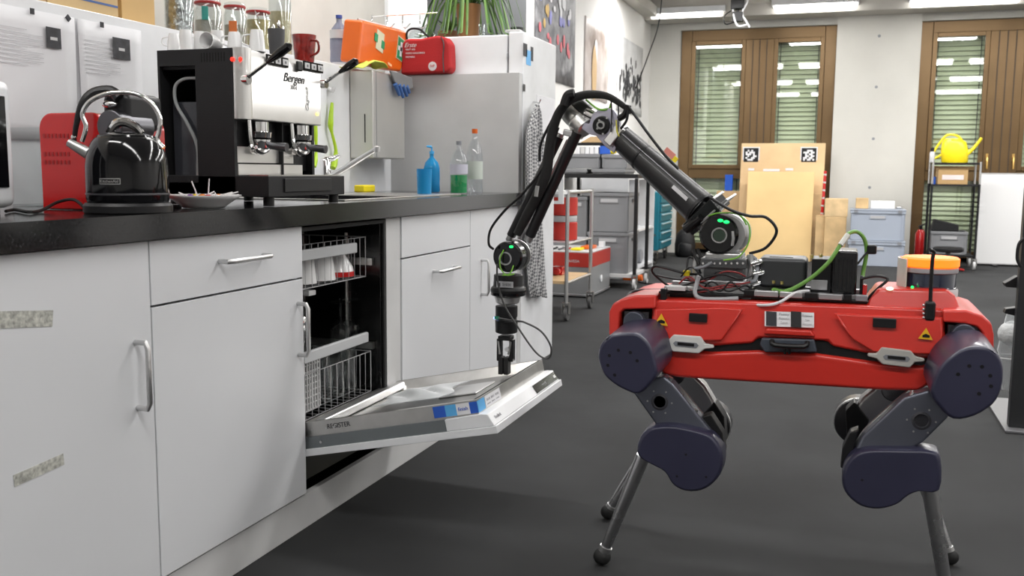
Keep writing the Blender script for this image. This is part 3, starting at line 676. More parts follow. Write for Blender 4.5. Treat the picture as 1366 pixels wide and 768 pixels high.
for (lo, hi, off, mm, nm) in ((a0, a1, 0, satin, 'badge'), (a0 + .02, a1 - .02, .0008, black, 'badge_inset')):
    m = MB(); n = 10; k = zh if not off else zh * .7
    secs = []
    for i in range(n + 1):
        a = lo + (hi - lo) * i / n; d = (R_ * math.sin(a) + Fw * math.cos(a)); p = onbody(a, zc) + d * off
        secs.append([p - Z1 * k, p + Z1 * k, p + Z1 * k + d * .001, p - Z1 * k + d * .001])
    build(nm, m.loft(secs), mm, body if off == 0 else body)
dn = (R_ * math.sin(-.04) + Fw * math.cos(-.04)); text('KitchenAid', onbody(-.04, zc) + dn * .0022, R_ * math.cos(.04) + Fw * math.sin(.04) * 1, Z1, .0085, satin, body)
# lead of kettle
pts = [P(x, y, Z=CT + .004) for x, y in ((116, 281), (100, 279), (78, 278), (55, 281), (38, 283), (20, 280), (8, 282))]
pts = [V((p.x, p.y, CT + .0045)) for p in pts]
pts[1].z += .02; pts[2].z += .014
build('power_cord', MB().tube(pts, .0035, 8, 5), rubber, t)
# plate with lollipops
pb, _, pr_ = stand(272, 275, 200, 98, Y=1.95); pb = V((pb.x, pb.y, CT + .001))
t = tag(build('plate', MB().lathe([(.01, 0), (pr_ * .55, 0), (pr_ * .62, .006), (pr_ * .85, .02), (pr_, .028), (pr_, .031), (pr_ * .84, .024), (pr_ * .6, .010), (.01, .007)], pb, 40), ceram, ang=60), 'white deep plate holding wrapped lollipops beside the kettle', 'plate')
R = random.Random(4)
cols = [('red', (.6, .03, .03)), ('orange', (.8, .25, .03)), ('violet', (.2, .05, .4)), ('white', (.8, .8, .8)), ('yellow', (.8, .6, .05))]
for i in range(14):
    an = i * 2.4; rr = pr_ * .52 * math.sqrt((i + .5) / 14); q = pb + V((math.cos(an) * rr, math.sin(an) * rr, .019 + .006 * (i % 2)))
    cn, cc = cols[i % 5]; hd = an + R.uniform(-1, 1); el = .25 if i not in (2, 5) else 1.1
    dr = V((math.cos(hd) * math.cos(el), math.sin(hd) * math.cos(el), math.sin(el)))
    t = thing('lollipop', q, '%s wrapped lollipop in the plate, %s' % (cn, ('nearest its middle', 'halfway to the rim', 'closest to the rim')[i // 5]), 'lollipop', '%s lollipops on the plate' % cn)
    build('candy', MB().ball(q, .0085, (1.2, 1, .9), 10), mat(cn + '_wrapper', cc, .25, coat=.5), t)
    build('stick', MB().cyl(q + dr * .006, q + dr * .05, .0016, n=6), ceram, t)

# espresso machine -------------------------------------------------
Y0, Y2 = 2.087, 2.476; Xf = -1.445; Xb = P(209, 62, Y=Y0).x
zt = P(320, 62, Y=Y0).z; zbody = P(322, 200, Y=Y0).z
es = thing('espresso_machine', (-1.55, 2.25, CT), 'two-group espresso machine, black case with polished steel front', 'coffee machine')
E_ = lambda px, py: P(px, py, Y=Y0)
eb = E_(277, 234).z
# black side case: frame with window
wx0, wx1 = E_(215, 150).x, E_(262, 150).x; wz0, wz1 = E_(230, 243).z, E_(230, 88).z
m = MB(); xs = Xf - .025
m.box(Xb, xs, Y2 - .012, Y2, CT + .02, zt - .002)             # far side
m.box(Xb, Xb + .003, Y0 + .012, Y2 - .012, CT + .02, zt - .05)
m.box(Xb + .003, xs, Y0 + .22, Y0 + .226, CT + .02, zt - .05)
m.box(Xb, xs, Y0 + .012, Y2 - .012, zt - .05, zt - .002)
m.box(wx1 - .005, wx1 + .003, Y0 + .012, Y2 - .012, CT + .02, zt - .05)
m.box(Xb, wx0, Y0, Y0 + .012, CT + .02, zt - .002).box(wx1, xs, Y0, Y0 + .012, CT + .02, zt - .002).box(wx0, wx1, Y0, Y0 + .012, wz1, zt - .002).box(wx0, wx1, Y0, Y0 + .012, CT + .02, wz0)
build('case', m, blackm, es)
build('water_tank', MB().box(wx0 + .004, wx1 - .012, Y0 + .04, Y0 + .2, CT + .03, E_(240, 134).z), mat('smoked_tank', (.03, .032, .038), .12), es, bevel=.003)
build('hose', MB().tube([P(262, 104, Y=Y0 + .03), P(246, 105, Y=Y0 + .03), P(234, 115, Y=Y0 + .03), P(235, 138, Y=Y0 + .03), P(250, 165, Y=Y0 + .03), P(263, 195, Y=Y0 + .03), P(264, 235, Y=Y0 + .03)], .0045, 8, 5), mat('clear_hose', (.3, .32, .32), .2), es)
m = MB()
for k in range(9): m.box(E_(268, 75).x + k * .0085, E_(268, 75).x + k * .0085 + .003, Y0 - .0006, Y0 + .0005, zt - .035, zt - .012)
build('vent_slots', m, mat('slot_black', (.002, .002, .002), .9), es)
for px in (311, 322):
    q = E_(px - 1, 79); build('indicator_lamp', MB().ball(q + V((0, -.001, 0)), .0055, (1, .5, 1), 10), redl, es)
# steel upper front housing
zf = P(322, 158, Y=Y0).z
m = MB(); pf_ = [(xs, zf), (Xf, zf), (Xf + .0, zt - .02), (Xf - .012, zt), (xs, zt)]
m.loft([[V((x, Y0 + .03, z)) for x, z in pf_], [V((x, Y2, z)) for x, z in pf_]])
fh = build('front_panel', m, chrome if False else mat('polished_steel', (.72, .71, .69), .3, .85, noise=(8, .04)), es, bevel=.003)
m = MB(); m.lathe([(.028, 0), (.028, zt - zf)], (xs + .002, Y0 + .03, zf), 24); build('corner_post', m, mat('polished_steel', (.7, .7, .7), .2, 1), es)
Yf = lambda px: P(px, 120, X=Xf).y
for (pa, pb_, py) in ((355, 384, 82), (404, 430, 90)):
    ya_, yb_ = Yf(pa), Yf(pb_); z = P((pa + pb_) / 2, py, X=Xf).z
    cp = build('button_panel', MB().box(Xf + .0005, Xf + .004, ya_, yb_, z - .012, z + .014), blackg, es, bevel=.001)
    for k in range(3):
        yk = ya_ + (yb_ - ya_) * (k + .5) / 3; build('button', MB().box(Xf + .0045, Xf + .006, yk - .012 * (yb_ - ya_) * 10, yk + .012 * (yb_ - ya_) * 10, z - .007, z + .009), lightg, cp, bevel=.001)
        build('button_icon', MB().box(Xf + .0061, Xf + .0064, yk - .004, yk + .004, z - .003, z + .004), darksteel, cp)
q = P(397, 88, X=Xf); build('rocker_switch', MB().box(Xf + .0005, Xf + .009, q.y - .013, q.y + .013, q.z - .014, q.z + .013), black, es, bevel=.004)
text('Bergen', P(392, 105, X=Xf + .001), Y1, Z1, .034, darkprint, fh, shear=.35, squeeze=1.1)
text('2014', P(392, 117, X=Xf + .001), Y1, Z1, .017, lightg, fh)
text('Cagnoli', P(410, 133, X=Xf + .001), Z1 * 1.0, -Y1, .022, lightg, fh, shear=.3)
build('indicator_lamp', MB().ball(P(424, 152, X=Xf + .002), .005, (.5, 1, 1), 10), yell, es)
# steam levers
def lever(px, py, tx, ty, Y, name='steam_lever'):
    a = P(px, py, Y=Y); k = dep(a) / F
    b = a + R_ * ((tx - px) * k) + V((.02, -.03, (py - ty) * k))
    lv = build(name, MB().tube([a, a.lerp(b, .5)], [.006, .0045], 10).cyl(a + V((-.012, 0, 0)), a + V((.014, 0, 0)), .013, n=16), chrome, es)
    d = (b - a).normalized(); s0 = a.lerp(b, .48); L = (b - s0).length
    build('lever_grip', MB().tube([s0, s0 + d * L * .2, s0 + d * L * .55, s0 + d * L * .9, s0 + d * L], [.0045, .008, .012, .011, .003], 14), blackg, lv)
lever(326, 106, 389, 62, Y0 + .02); lever(430, 112, 476, 82, Y2 + .02)
# group area
zg = P(322, 192, Y=Y0).z
build('group_back', MB().box(wx1 + .004, xs - .02, Y0 + .013, Y2 - .013, CT + .09, zf), black, es)
for gy in (P(345, 170, X=Xf).y + .03, P(403, 170, X=Xf).y + .02):
    g = build('group_head', MB().lathe([(.022, 0), (.032, .004), (.034, .018), (.026, .02), (.026, .045)], (Xf - .02, gy, zg + .015), 24), chrome, es)
    pfm = MB().lathe([(.01, -.028), (.024, -.02), (.03, -.01), (.031, .012)], (Xf - .02, gy, zg + .002), 24); build('portafilter', pfm, chrome, g)
    m = MB().cyl((Xf + .0, gy + .01, zg + .0), (Xf + .055, gy + .015, zg - .006), .009, .012, n=14); build('portafilter_handle', m, darksteel, g)
    build('wand', MB().tube([(Xf - .012, gy - .055, zf), (Xf - .008, gy - .055, zg + .01), (Xf + .002, gy - .06, zg - .01)], .006, 8, 3), chrome, g)
# splash back steel + cup tray
za, zb_ = P(330, 203, Y=Y0).z, P(330, 215, Y=Y0).z; zc_, zd = P(330, 217, Y=Y0).z, P(330, 232, Y=Y0).z
build('splash_plate', MB().box(xs - .018, xs - .012, Y0 + .02, P(396, 200, X=xs).y, zb_ - .003, zg - .005), MC['polished_steel'], es)
build('splash_plate', MB().box(xs - .01, xs - .004, Y0 + .02, P(405, 220, X=xs).y, eb + .002, zb_ - .007), MC['polished_steel'], es)
# base with drip tray
Xt = -1.372; zb0 = CT + .024
bs = build('base', MB().box(Xb, Xt, Y0, Y2, zb0, eb), blackm, es, bevel=.002)
build('drip_tray', MB().box(Xt + .0006, Xt + .004, Y0 + .07, Y2 - .08, zb0 + .012, eb - .006), black, bs, bevel=.001)
build('drip_grid', MB().box(Xf + .01, Xt - .006, Y0 + .01, Y2 - .01, eb + .0005, eb + .003), steel, es)
for (x, y) in ((Xt - .02, Y0 + .03), (Xt - .02, Y2 - .03), (Xb + .02, Y0 + .03), (Xb + .02, Y2 - .03)):
    build('foot', MB().cyl((x, y, CT + .0008), (x, y, zb0), .014), black, es)
# cups on top of the machine
def mug(px, yb, w_, h, label, m_=ceram, inv=True, X=None, Y=None, group=None, handle=True, hd=None, z=None):
    k = dict(X=X) if X is not None else dict(Y=Y)
    b = P(px, yb, **k); z = z if z is not None else zt + .001; h = P(px, yb - h, **k).z - z; b.z = z; s = dep(b) / F; r = w_ * s / 2
    t = thing('mug', b, label, 'mug', group)
    pr = [(.002, 0), (r * .72, 0), (r * .8, h * .12), (r, h), (r * .92, h), (r * .7, h * .12), (.002, h * .1)]
    if inv: pr = [(a, h - c) for a, c in pr]
    build('cup_body', MB().lathe(pr, b, 24, caps=False), m_, t)
    if handle:
        d = (hd or -R_).normalized()
        rr = r * .86
        build('handle', MB().tube([b + d * rr + Z1 * h * .8, b + d * (rr + h * .34) + Z1 * h * .72, b + d * (rr + h * .36) + Z1 * h * .4, b + d * rr + Z1 * h * .25], r * .1, 8, 4), m_, t)
    return t, b, r, h
mug(248, 60, 20, 20, 'white mug upside down on the machine, leftmost at the back edge', Y=2.32)
mug(232, 61, 17, 16, 'white mug upside down on the machine, left corner', Y=2.12)
mug(266, 60, 17, 18, 'white mug behind the tilted mug on the machine', Y=2.36)
mug(290, 61, 22, 20, 'white mug between the tilted mug and the two front mugs', Y=2.40)
mug(313, 60, 20, 17, 'white mug upside down with its handle left, on the machine beside the red lamps', Y=2.16)
mug(343, 61, 22, 21, 'white mug upside down above the steel corner of the machine', Y=2.2)
# tilted mug
b = P(282, 52, Y=2.14); s = dep(b) / F; r = 11 * s; A = (Fw * .95 + R_ * -.25 + Z1 * .05).normalized(); b.z = zt + r + .001
tag(build('mug', MB().lathe([(.002, 0), (r * .7, 0), (r, .055), (r * .93, .055), (r * .65, .006), (.002, .006)], b - A * .03, 24, A=A, caps=False), ceram), 'white mug lying on its side with the mouth facing the camera', 'mug')
# grey utensil cup with spoons
t, b, r, h = mug(369, 61, 23, 22, 'dark grey cup with small spoons standing in it on the machine', m_=mat('slate_cup', (.07, .07, .075), .5), inv=False, X=-1.50, handle=False)
for i, (dx, hh_) in enumerate(((-.004, .075), (.004, .085), (.010, .07))):
    m = MB().tube([b + R_ * dx + Z1 * .006, b + R_ * (dx * 1.8) + Z1 * hh_], .0022, 6); m.ball(b + R_ * (dx * 1.9) + Z1 * (hh_ + .006), .008, (.4, 1, 1.3), 8)
    tag(build('teaspoon', m, chrome), ('left', 'middle', 'right')[i] + ' steel teaspoon standing in the dark grey cup', 'spoon', 'teaspoons in the grey cup')
t, b, r, h = mug(406, 74, 32, 27, 'red patterned mug with pale handle at the right end of the machine', m_=mat('red_glaze', (.28, .02, .015), .15, coat=.4, noise=(40, .5)), inv=False, X=-1.51, hd=R_ * .8 + Fw * .6, z=zt + .001)
# things on the ledge ---------------------------------------------
LZ = 1.4312
def jar(px, w_, ptop, label, fill, Xc=-2.10, lidc=None, fillh=.7, pbm=None, rim=True):
    b = P(px, 45, X=Xc); b.z = LZ; s = dep(b) / F; r = w_ * s / 2
    zt_ = P(px, ptop, X=Xc).z; h = max(zt_ - LZ, .05)
    t = thing('storage_jar', b, label, 'jar')
    build('glass_body', MB().lathe([(.002, 0), (r * .95, 0), (r, .008), (r, h * .8), (r * .85, h * .9), (r * .85, h), (r * .80, h), (r * .8, h * .9), (r * .94, h * .78), (r * .94, .012), (.002, .008)], b, 28, caps=False), gclear, t)
    if fill: build('contents', MB().lathe([(.002, .010), (r * .92, .012), (r * .92, h * fillh), (.002, h * fillh + .006)], b, 24), fill, t)
    if rim:
        build('rubber_ring', MB().lathe([(r * .93, h - .004), (r * .96, h), (r * .93, h + .004)], b, 28), mat('red_rubber', (.35, .02, .02), .5), t)
        build('glass_lid', MB().lathe([(r * .9, h + .0045), (r * .9, h + .012), (r * .5, h + .018), (.002, h + .018)], b, 28), gclear, t)
    return t, b, r, h
jar(240, 38, -30, 'tall clear glass jar full of small silvery packets, leftmost jar', mat('silver_foil', (.5, .5, .5), .25, 1, noise=(50, .4), bump=(40, 1)), rim=False)
t, b, r, h = jar(278, 36, 5, 'clip-top jar with a teal tag behind the mugs', mat('flour_beige', (.5, .46, .4), .8, noise=(30, .2)), fillh=.55)
build('tag', MB().obox(b + Fw * (r + .003) + R_ * .006 + Z1 * (h * .7), (.022, .002, .045), R_, Z1 + R_ * .2), mat('teal_tag', (.05, .35, .3), .5), t)
t, b, r, h = jar(314, 30, 10, 'clip-top jar with an orange label', mat('tea_brown', (.33, .3, .22), .8, noise=(30, .2)), fillh=.55)
build('label', MB().obox(b + Fw * (r + .002) + R_ * .004 + Z1 * (h * .45), (.028, .002, .05), R_, Z1), orangep, t)
t, b, r, h = jar(345, 33, 17, 'clip-top jar of yellow pasta with a wire clamp', mat('pasta_yellow', (.55, .45, .2), .7, noise=(60, .3)), fillh=.8)
build('wire_clamp', MB().tube([b + Fw * r + Z1 * h, b + Fw * (r + .008) + R_ * .012 + Z1 * (h - .02), b + Fw * (r + .002) + R_ * .016 + Z1 * (h - .045)], .0018, 6), chrome, t)
jar(374, 30, -20, 'tall clear container of pale noodles, rightmost jar', mat('noodle', (.6, .52, .32), .7, noise=(50, .2)), rim=False, fillh=.62)
# cardboard boxes
def cbox(x0, x1, pyb, X, Xd, label, m_, stripe=False, extra=None, up=.22):
    y0 = P(x0, pyb, X=X).y; y1 = P(x1, pyb, X=X).y
    t = thing('cardboard_box', ((X + Xd) / 2, (y0 + y1) / 2, LZ), label, 'box')
    build('carton', MB().box(Xd, X, y0, y1, LZ, LZ + up), m_, t, bevel=.002)
    build('flap', MB().box(Xd + .01, X - .002, (y0 + y1) / 2 + .001, y1 - .001, LZ + up + .001, LZ + up + .004).box(Xd + .01, X - .002, y0 + .001, (y0 + y1) / 2 - .001, LZ + up + .001, LZ + up + .004), m_, t)
    if stripe: build('blue_stripe', MB().box(X + .0003, X + .0008, y0 + .11, y1 - .002, LZ + .028, LZ + .034), mat('stripe_blue', (.06, .12, .32), .6), t)
    return t
cbox(64, 158, 20, -2.02, -2.24, 'pale cardboard box with a blue stripe on the ledge', card2, True)
cbox(-40, 62, 0, -2.02, -2.24, 'plain cardboard box on the ledge at the left frame edge', card)
cbox(163, 207, 30, -2.07, -2.28, 'brown cardboard box between the striped box and the jars', mat('golden_cardboard', (.58, .38, .16), .75), up=.26)
# water bottle on ledge
def bottle(px, yb, yt, w_, label, bm_, cap, fill=None, fillk=.5, neck=.3, lab=None, squeeze=False, **k):
    b, h, r = stand(px, yb, yt, w_, **k)
    if 'Z' not in k: pass
    t = thing('bottle', b, label, 'bottle')
    ch = h * .07
    build('bottle_body', MB().lathe([(.002, 0), (r * .9, .0), (r, .006), (r * .97, h * .25), (r, h * .3), (r * .98, h * .58), (r * .8, h * .72), (r * neck, h * .85), (r * neck, h - ch)], b, 24), bm_, t, ang=50)
    build('cap', MB().lathe([(r * neck * 1.15, 0), (r * neck * 1.15, ch), (.002, ch)], b + Z1 * (h - ch * 1.0), 16), cap, t)
    if fill: build('liquid', MB().lathe([(.002, .004), (r * .9, .004), (r * .93, h * fillk), (.002, h * fillk)], b, 24), fill, t)
    if lab: build('label', MB().lathe([(r * 1.01, h * lab[1]), (r * 1.012, h * lab[2])], b, 24, caps=False), lab[0], t)
    return t, b, r, h
q = P(453, 82, X=-2.08)
bottle(453, 84, 22, 25, 'clear plastic water bottle with blue cap on the ledge', glass('bluish_pet', (.35, .38, .5), .35), mat('blue_cap', (.03, .06, .3), .4), X=-2.09, lab=(mat('white_wrap', (.6, .6, .62), .5), .5, .68))
# orange first aid case (tilted)
fc = thing('first_aid_case', P(500, 95, X=-2.05), 'orange first aid case leaning on the ledge above the towel dispenser', 'case')
Xo = -1.93
cs = [P(484, 27, X=Xo), P(543, 42, X=Xo), P(547, 60, X=Xo), P(535, 96, X=Xo), P(478, 84, X=Xo)]
build('shell', MB().prism(cs, (-.09, 0, .01)), orange, fc, bevel=.012, seg=3)
def onc(px, py, w_, h_, m_, nm, off=.001, rot=.23):
    q = P(px, py, X=Xo + off); U = V((0, 1, -rot)); return build(nm, MB().obox(q, (w_, .002, h_), U, Z1), m_, fc)
grn = mat('safety_green', (.01, .25, .1), .5)
onc(507, 55, .068, .085, mat('cream_sticker', (.6, .58, .42), .5), 'sticker', .0015); onc(502, 50, .028, .034, grn, 'cross_print', .003); onc(511, 60, .028, .034, grn, 'cross_print', .003)
onc(535, 66, .078, .105, mat('cream_sticker', (.6, .58, .42), .5), 'sticker', .0015); onc(535, 66, .070, .095, grn, 'sticker_field', .0028); onc(535, 66, .018, .066, paper, 'cross_print', .004); onc(535, 66, .058, .020, paper, 'cross_print', .004)
onc(520, 86, .035, .010, mat('pale_orange_print', (.8, .45, .25), .5), 'print')
cq = [P(486, 27, X=Xo), P(541, 41, X=Xo)]
build('seam', MB().tube([cq[0] + V((-.03, 0, .006)), cq[1] + V((-.03, 0, .006))], .004, 6), lightg, fc)
# red bag
rb_ = thing('first_aid_bag', P(570, 100, X=-2.0), 'red fabric first aid bag with black carry handle on the ledge end', 'bag')
Xo = -1.97
rp = [P(x, y, X=Xo) for x, y in ((538, 58), (545, 53), (565, 54), (585, 50), (596, 53), (600, 62), (601, 96), (598, 101), (535, 102))]
# place it facing camera, on top of end panel: built in the plane Y
Yr = 4.02
rp = [P(x, y, Y=Yr) for x, y in ((536, 60), (543, 55), (560, 55), (582, 51), (594, 53), (600, 62), (601, 95), (597, 101), (534, 103))]
zl = min(p.z for p in rp); 
for p in rp: p.z += (1.4315 - zl)
build('pouch', MB().prism(rp, (0, .072, 0)), redc, rb_, bevel=.012, seg=3)
build('handle', MB().tube([P(x, y, Y=Yr + .05) + V((0, 0, 1.4315 - zl)) for x, y in ((543, 56), (543, 47), (549, 42), (560, 43), (568, 50), (574, 55))], .005, 8, 4), black, rb_)
build('zip', MB().tube([P(x, y, Y=Yr - .002) + V((0, 0, 1.4315 - zl)) for x, y in ((588, 53), (592, 62), (591, 80), (592, 100))], .003, 8, 3), darksteel, rb_)
dz = V((0, 0, 1.4315 - zl))
text('Erste', P(547, 64, Y=Yr - .001) + dz, X1, Z1, .028, paper, rb_, shear=.4)
for k, s_ in enumerate(('FIRST AID', 'PRIMO SOCCORSO', 'PREMIERS')): text(s_, P(541, 70 + k * 5, Y=Yr - .001) + dz, X1, Z1, .011, paper, rb_, align='LEFT')
q = P(577, 92, Y=Yr - .001) + dz; build('oval_badge', MB().lathe([(.02, 0), (.02, .002)], q, 20, A=(0, -1, 0)), paper, rb_)
text('IVF', q + V((0, -.0026, 0)), X1, Z1, .018, redm, rb_)
# towel dispenser
A_ = P(465, 92, X=-1.995); 
y0 = P(465, 100, X=-1.998).y; yb_ = 4.05
x1 = P(497, 95, Y=3.66).x
y0 = 3.66; y1 = P(540, 150, X=x1).y
y1 = min(y1, 4.03); z1 = P(497, 95, X=x1).z; z1 = P(497, 93, Y=y0).z; z0 = P(497, 211, Y=y0).z
t = thing('towel_dispenser', (-1.9, 3.8, z0), 'brushed steel paper towel dispenser on the splashback', 'dispenser')
build('housing', MB().box(XW + .001, x1, y0, y1, z0, z1), mat('dispenser_steel', (.66, .65, .62), .36, .75, noise=(5, .05)), t, bevel=.006)
build('level_slot', MB().box(-1.93, -1.925, y0 - .001, y0 + .002, P(480, 190, Y=y0).z, P(480, 152, Y=y0).z), black, t)
build('lid_edge', MB().box(x1 + .0003, x1 + .0012, y0 + .03, y0 + .032, z0 + .005, z1 - .005), grey, t)
# cloths on the dispenser
def cloth(pts, m_, label, X, nm='cleaning_cloth', rows=None):
    def fn(u, v):
        k = u * (len(pts) - 1); i = min(int(k), len(pts) - 2); f = k - i
        a = [pts[i][j] * (1 - f) + pts[i + 1][j] * f for j in range(3)]
        return P(a[0], a[1], X=X) + V((.012 * math.sin(9 * u + 3 * v), 0, 0)) + V((-.06 * v, 0, -.0 * v)) + Z1 * (a[2] * .002 * math.sin(7 * v))
    return tag(build(nm, MB().grid(fn, 20, 10), m_, solid=.003), label, 'cloth')
cloth([(470, 89, 1), (480, 91, 2), (492, 87, 2), (503, 82, 3), (510, 84, 2), (516, 91, 1)], mat('yellow_green_cloth', (.5, .55, .08), .9, noise=(30, .2)), 'yellow-green cleaning cloth on top of the towel dispenser', x1 + .01)
t = thing('work_glove', P(532, 108, X=x1 + .01), 'grey and blue work glove hanging off the towel dispenser', 'glove')
Xg = x1 + .006
build('cuff', MB().prism([P(x, y, X=Xg) for x, y in ((518, 94), (530, 97), (547, 104), (549, 118), (538, 121), (524, 110))], (.012, 0, 0)), mat('glove_grey', (.2, .2, .2), .9), t, bevel=.005)
for k, (x, y) in enumerate(((533, 127), (538, 130), (543, 128), (546, 124))):
    build('finger', MB().tube([P(527 + k * 5, 112 + k, X=Xg + .01), P(x, y, X=Xg + .014)], [.010, .007], 10), mat('glove_blue', (.05, .13, .35), .7), t)
# green brushes hanging
for (pts, lab) in ((((421, 162, .006), (421, 178, .009), (422, 200, .004), (420, 214, .012), (418, 222, .012)), 'lime green brush hanging behind the espresso machine, left one'), (((443, 137, .006), (441, 165, .012), (443, 178, .006), (448, 200, .007), (446, 218, .014), (444, 224, .012)), 'lime green dish brush hanging on the splashback, right one')):
    X = XW + .02; m = MB()
    for i in range(len(pts) - 1): pass
    m.tube([P(a, b_, X=X) for a, b_, _ in pts], [c_ for *_, c_ in pts], 10, 4)
    t = tag(build('dish_brush', m, lime), lab, 'brush')
    q = P(pts[0][0], pts[0][1] - 18, X=XW + .003)
q = P(438, 118, X=XW + .002); tag(build('wall_hook', MB().tube([q, q + V((.02, 0, -.01)), q + V((.024, 0, .006))], .008, 8, 3), ceram), 'white adhesive wall hook above the right lime brush', 'hook')
# faucet
fa = thing('faucet', (-1.78, 3.0, CT), 'chrome mixer tap with long spout reaching over the sink', 'faucet')
yf = 3.16; q = P(434, 225, Y=yf); q.z = CT + .0045; zz = P(434, 214, Y=yf).z
build('column', MB().lathe([(.024, 0), (.024, .008), (.02, .012), (.02, zz - q.z), (.016, zz - q.z + .008), (.01, zz - q.z + .01)], q, 24), chrome, fa)
build('lever', MB().tube([V((q.x, yf, zz + .004)), V((q.x, yf, zz + .004)) + R_ * .03 + Z1 * .004, V((q.x, yf, zz + .004)) + R_ * .055 + Z1 * .016], [.013, .01, .006], 12), chrome, fa)
a = V((q.x, yf, P(434, 236, Y=yf).z)); e = P(503, 198, Y=yf - .02)
build('spout', MB().tube([a, a + R_ * .02, e], [.013, .012, .009], 14).lathe([(.012, -.012), (.012, .006), (.004, .01)], e, 16), satin, fa)
# sponge, bottles at the sink
q = P(467, 258, Z=CT + .004); tag(build('sponge', MB().box(-1.93, -1.88, 3.56, 3.66, CT + .002, CT + .032), yellow, bevel=.006), 'yellow sponge on the worktop behind the espresso machine', 'sponge')
yb_ = dict(Z=CT)
zb3 = CT + .001
def onz(px, py, X):  # base point on the worktop at the given X under pixel column px
    p = P(px, py, X=X); p.z = zb3; return p
def bottle_at(px, yt, w_, X, *a, **k):
    b = onz(px, 258, X); s = dep(b) / F
    # pixel row of its base
    v = CM.transposed() @ (b - CC); yb = 384 - F * v.y / -v.z
    return bottle(px, yb, yt, w_, *a, X=X, **k)
b = onz(566, 258, -1.55); s = dep(b) / F
t = thing('cup', b, 'translucent blue plastic cup in front of the soap pump', 'cup')
build('cup_body', MB().lathe([(.002, 0), (.0275, 0), (.030, .1), (.028, .1), (.0255, .006), (.002, .006)], b, 24, caps=False), gblue, t)
build('liquid', MB().lathe([(.002, .007), (.0255, .007), (.027, .07), (.002, .07)], b, 24), glass('blue_liquid', (.01, .12, .45), .8), t)
t, b, r, h = bottle_at(576, 202, 22, -1.70, 'blue soap bottle with pump behind the blue cup', gblue, mat('pump_blue', (.05, .35, .7), .4), neck=.25, fill=glass('blue_soap', (.05, .35, .75), .7), fillk=.6)
build('pump_head', MB().cyl(b + Z1 * h, b + Z1 * (h + .018), .004, n=8).tube([b + Z1 * (h + .018), b + Z1 * (h + .02) - R_ * .022], [.006, .004], 8), mat('pump_blue', (.05, .35, .7), .4), t)
bottle_at(612, 189, 24, -1.50, 'clear dish soap bottle with green liquid and grey cap', gpet, grey, fill=ggreen, fillk=.36, neck=.26, lab=(mat('pale_label', (.5, .5, .58), .5), .38, .56))
bottle_at(633, 173, 22, -1.475, 'tall clear bottle with orange cap right of the dish soap', gpet, orange, neck=.3, lab=(mat('green_white_label', (.5, .55, .5), .5), .22, .5))
# splashback wire rack and bowl by the fridge top
q0 = P(496, 22, Y=3.98); q1 = P(583, 17, Y=3.98)
m = MB().tube([q0, q1], .003, 6)
for px in (496, 516, 537, 560):
    a = P(px, 20, Y=3.98); k = dep(a) / F; m.tube([a, a - Z1 * 10 * k, a - Z1 * 18 * k + R_ * 6 * k - Y1 * .02, a - Z1 * 12 * k + R_ * 14 * k - Y1 * .03], .0025, 6, 3)
tag(build('wire_hook_rack', m, chrome), 'chrome wire hook rack above the first aid bag', 'rack')
b = P(563, 44, Y=4.30); b.z = zt_f = 1.603
s = dep(b) / F; r = 21 * s
tag(build('glass_bowl', MB().lathe([(r, 0), (r * .98, .02), (r * .8, .055), (r * .4, .075), (.002, .08), (.002, .075), (r * .4, .07), (r * .76, .05), (r * .93, .02), (r * .95, 0)], b, 28, caps=False), gclear), 'clear glass bowl turned over on the fridge behind the red bag', 'bowl')
# plants on the fridge
def pot(px, w_, h_, X, Y, m_):
    b = P(px, 40, Y=Y); b.z = 1.603 if X is None else X; s = dep(b) / F; r = w_ * s / 2; h = h_ * s; return b, r, h
pt = thing('spider_plant', P(625, 40, Y=4.35), 'spider plant with long arching leaves in a brown pot on the fridge', 'plant')
b, r, h = pot(625, 34, 50, None, 4.35, terra)
build('pot', MB().lathe([(.002, 0), (r * .75, 0), (r, h), (r * .9, h), (r * .85, h * .85), (.002, h * .85)], b, 24, caps=False), mat('amber_pot', (.22, .095, .03), .5), pt)
R = random.Random(11)
for i in range(46):
    an = i * 2.39996 + R.uniform(-.2, .2); L = R.uniform(.22, .46); rise = R.uniform(.04, .16); ww = R.uniform(.006, .010); dr = V((math.cos(an), math.sin(an) * .8, 0)); sd = V((-dr.y, dr.x, 0)); c0 = b + Z1 * (h * .9) + dr * .02
    vs = []; n = 9
    for k in range(n + 1):
        u = k / n; p = c0 + dr * (L * (u ** .9) * .75) + Z1 * (rise * math.sin(pi * min(u * 1.3, 1)) * 1.4 - .22 * u ** 2.3 * (L / .34)); wv = ww * (math.sin(pi * (.08 + .92 * u)) ** .6) + .0006
        if p.z < 1.62 and (-1.99 < p.x < XF): p.z = 1.62 + R.uniform(0, .004)
        vs += [p - sd * wv, p - Z1 * wv * .5, p + sd * wv]
    fs = []
    for k in range(n): fs += [(3 * k, 3 * k + 1, 3 * k + 4, 3 * k + 3), (3 * k + 1, 3 * k + 2, 3 * k + 5, 3 * k + 4)]
    build('leaf', MB().add(vs, fs), leafm if i % 3 else leafd, pt, solid=.0008)
b, r, h = pot(599, 30, 22, None, 4.5, terra)
t = thing('potted_plant', b, 'small leafy plant in a wide terracotta bowl left of the spider plant', 'plant')
build('pot', MB().lathe([(.002, 0), (r * .7, 0), (r, h * .8), (r, h), (r * .9, h), (.002, h * .8)], b, 24, caps=False), terra, t)
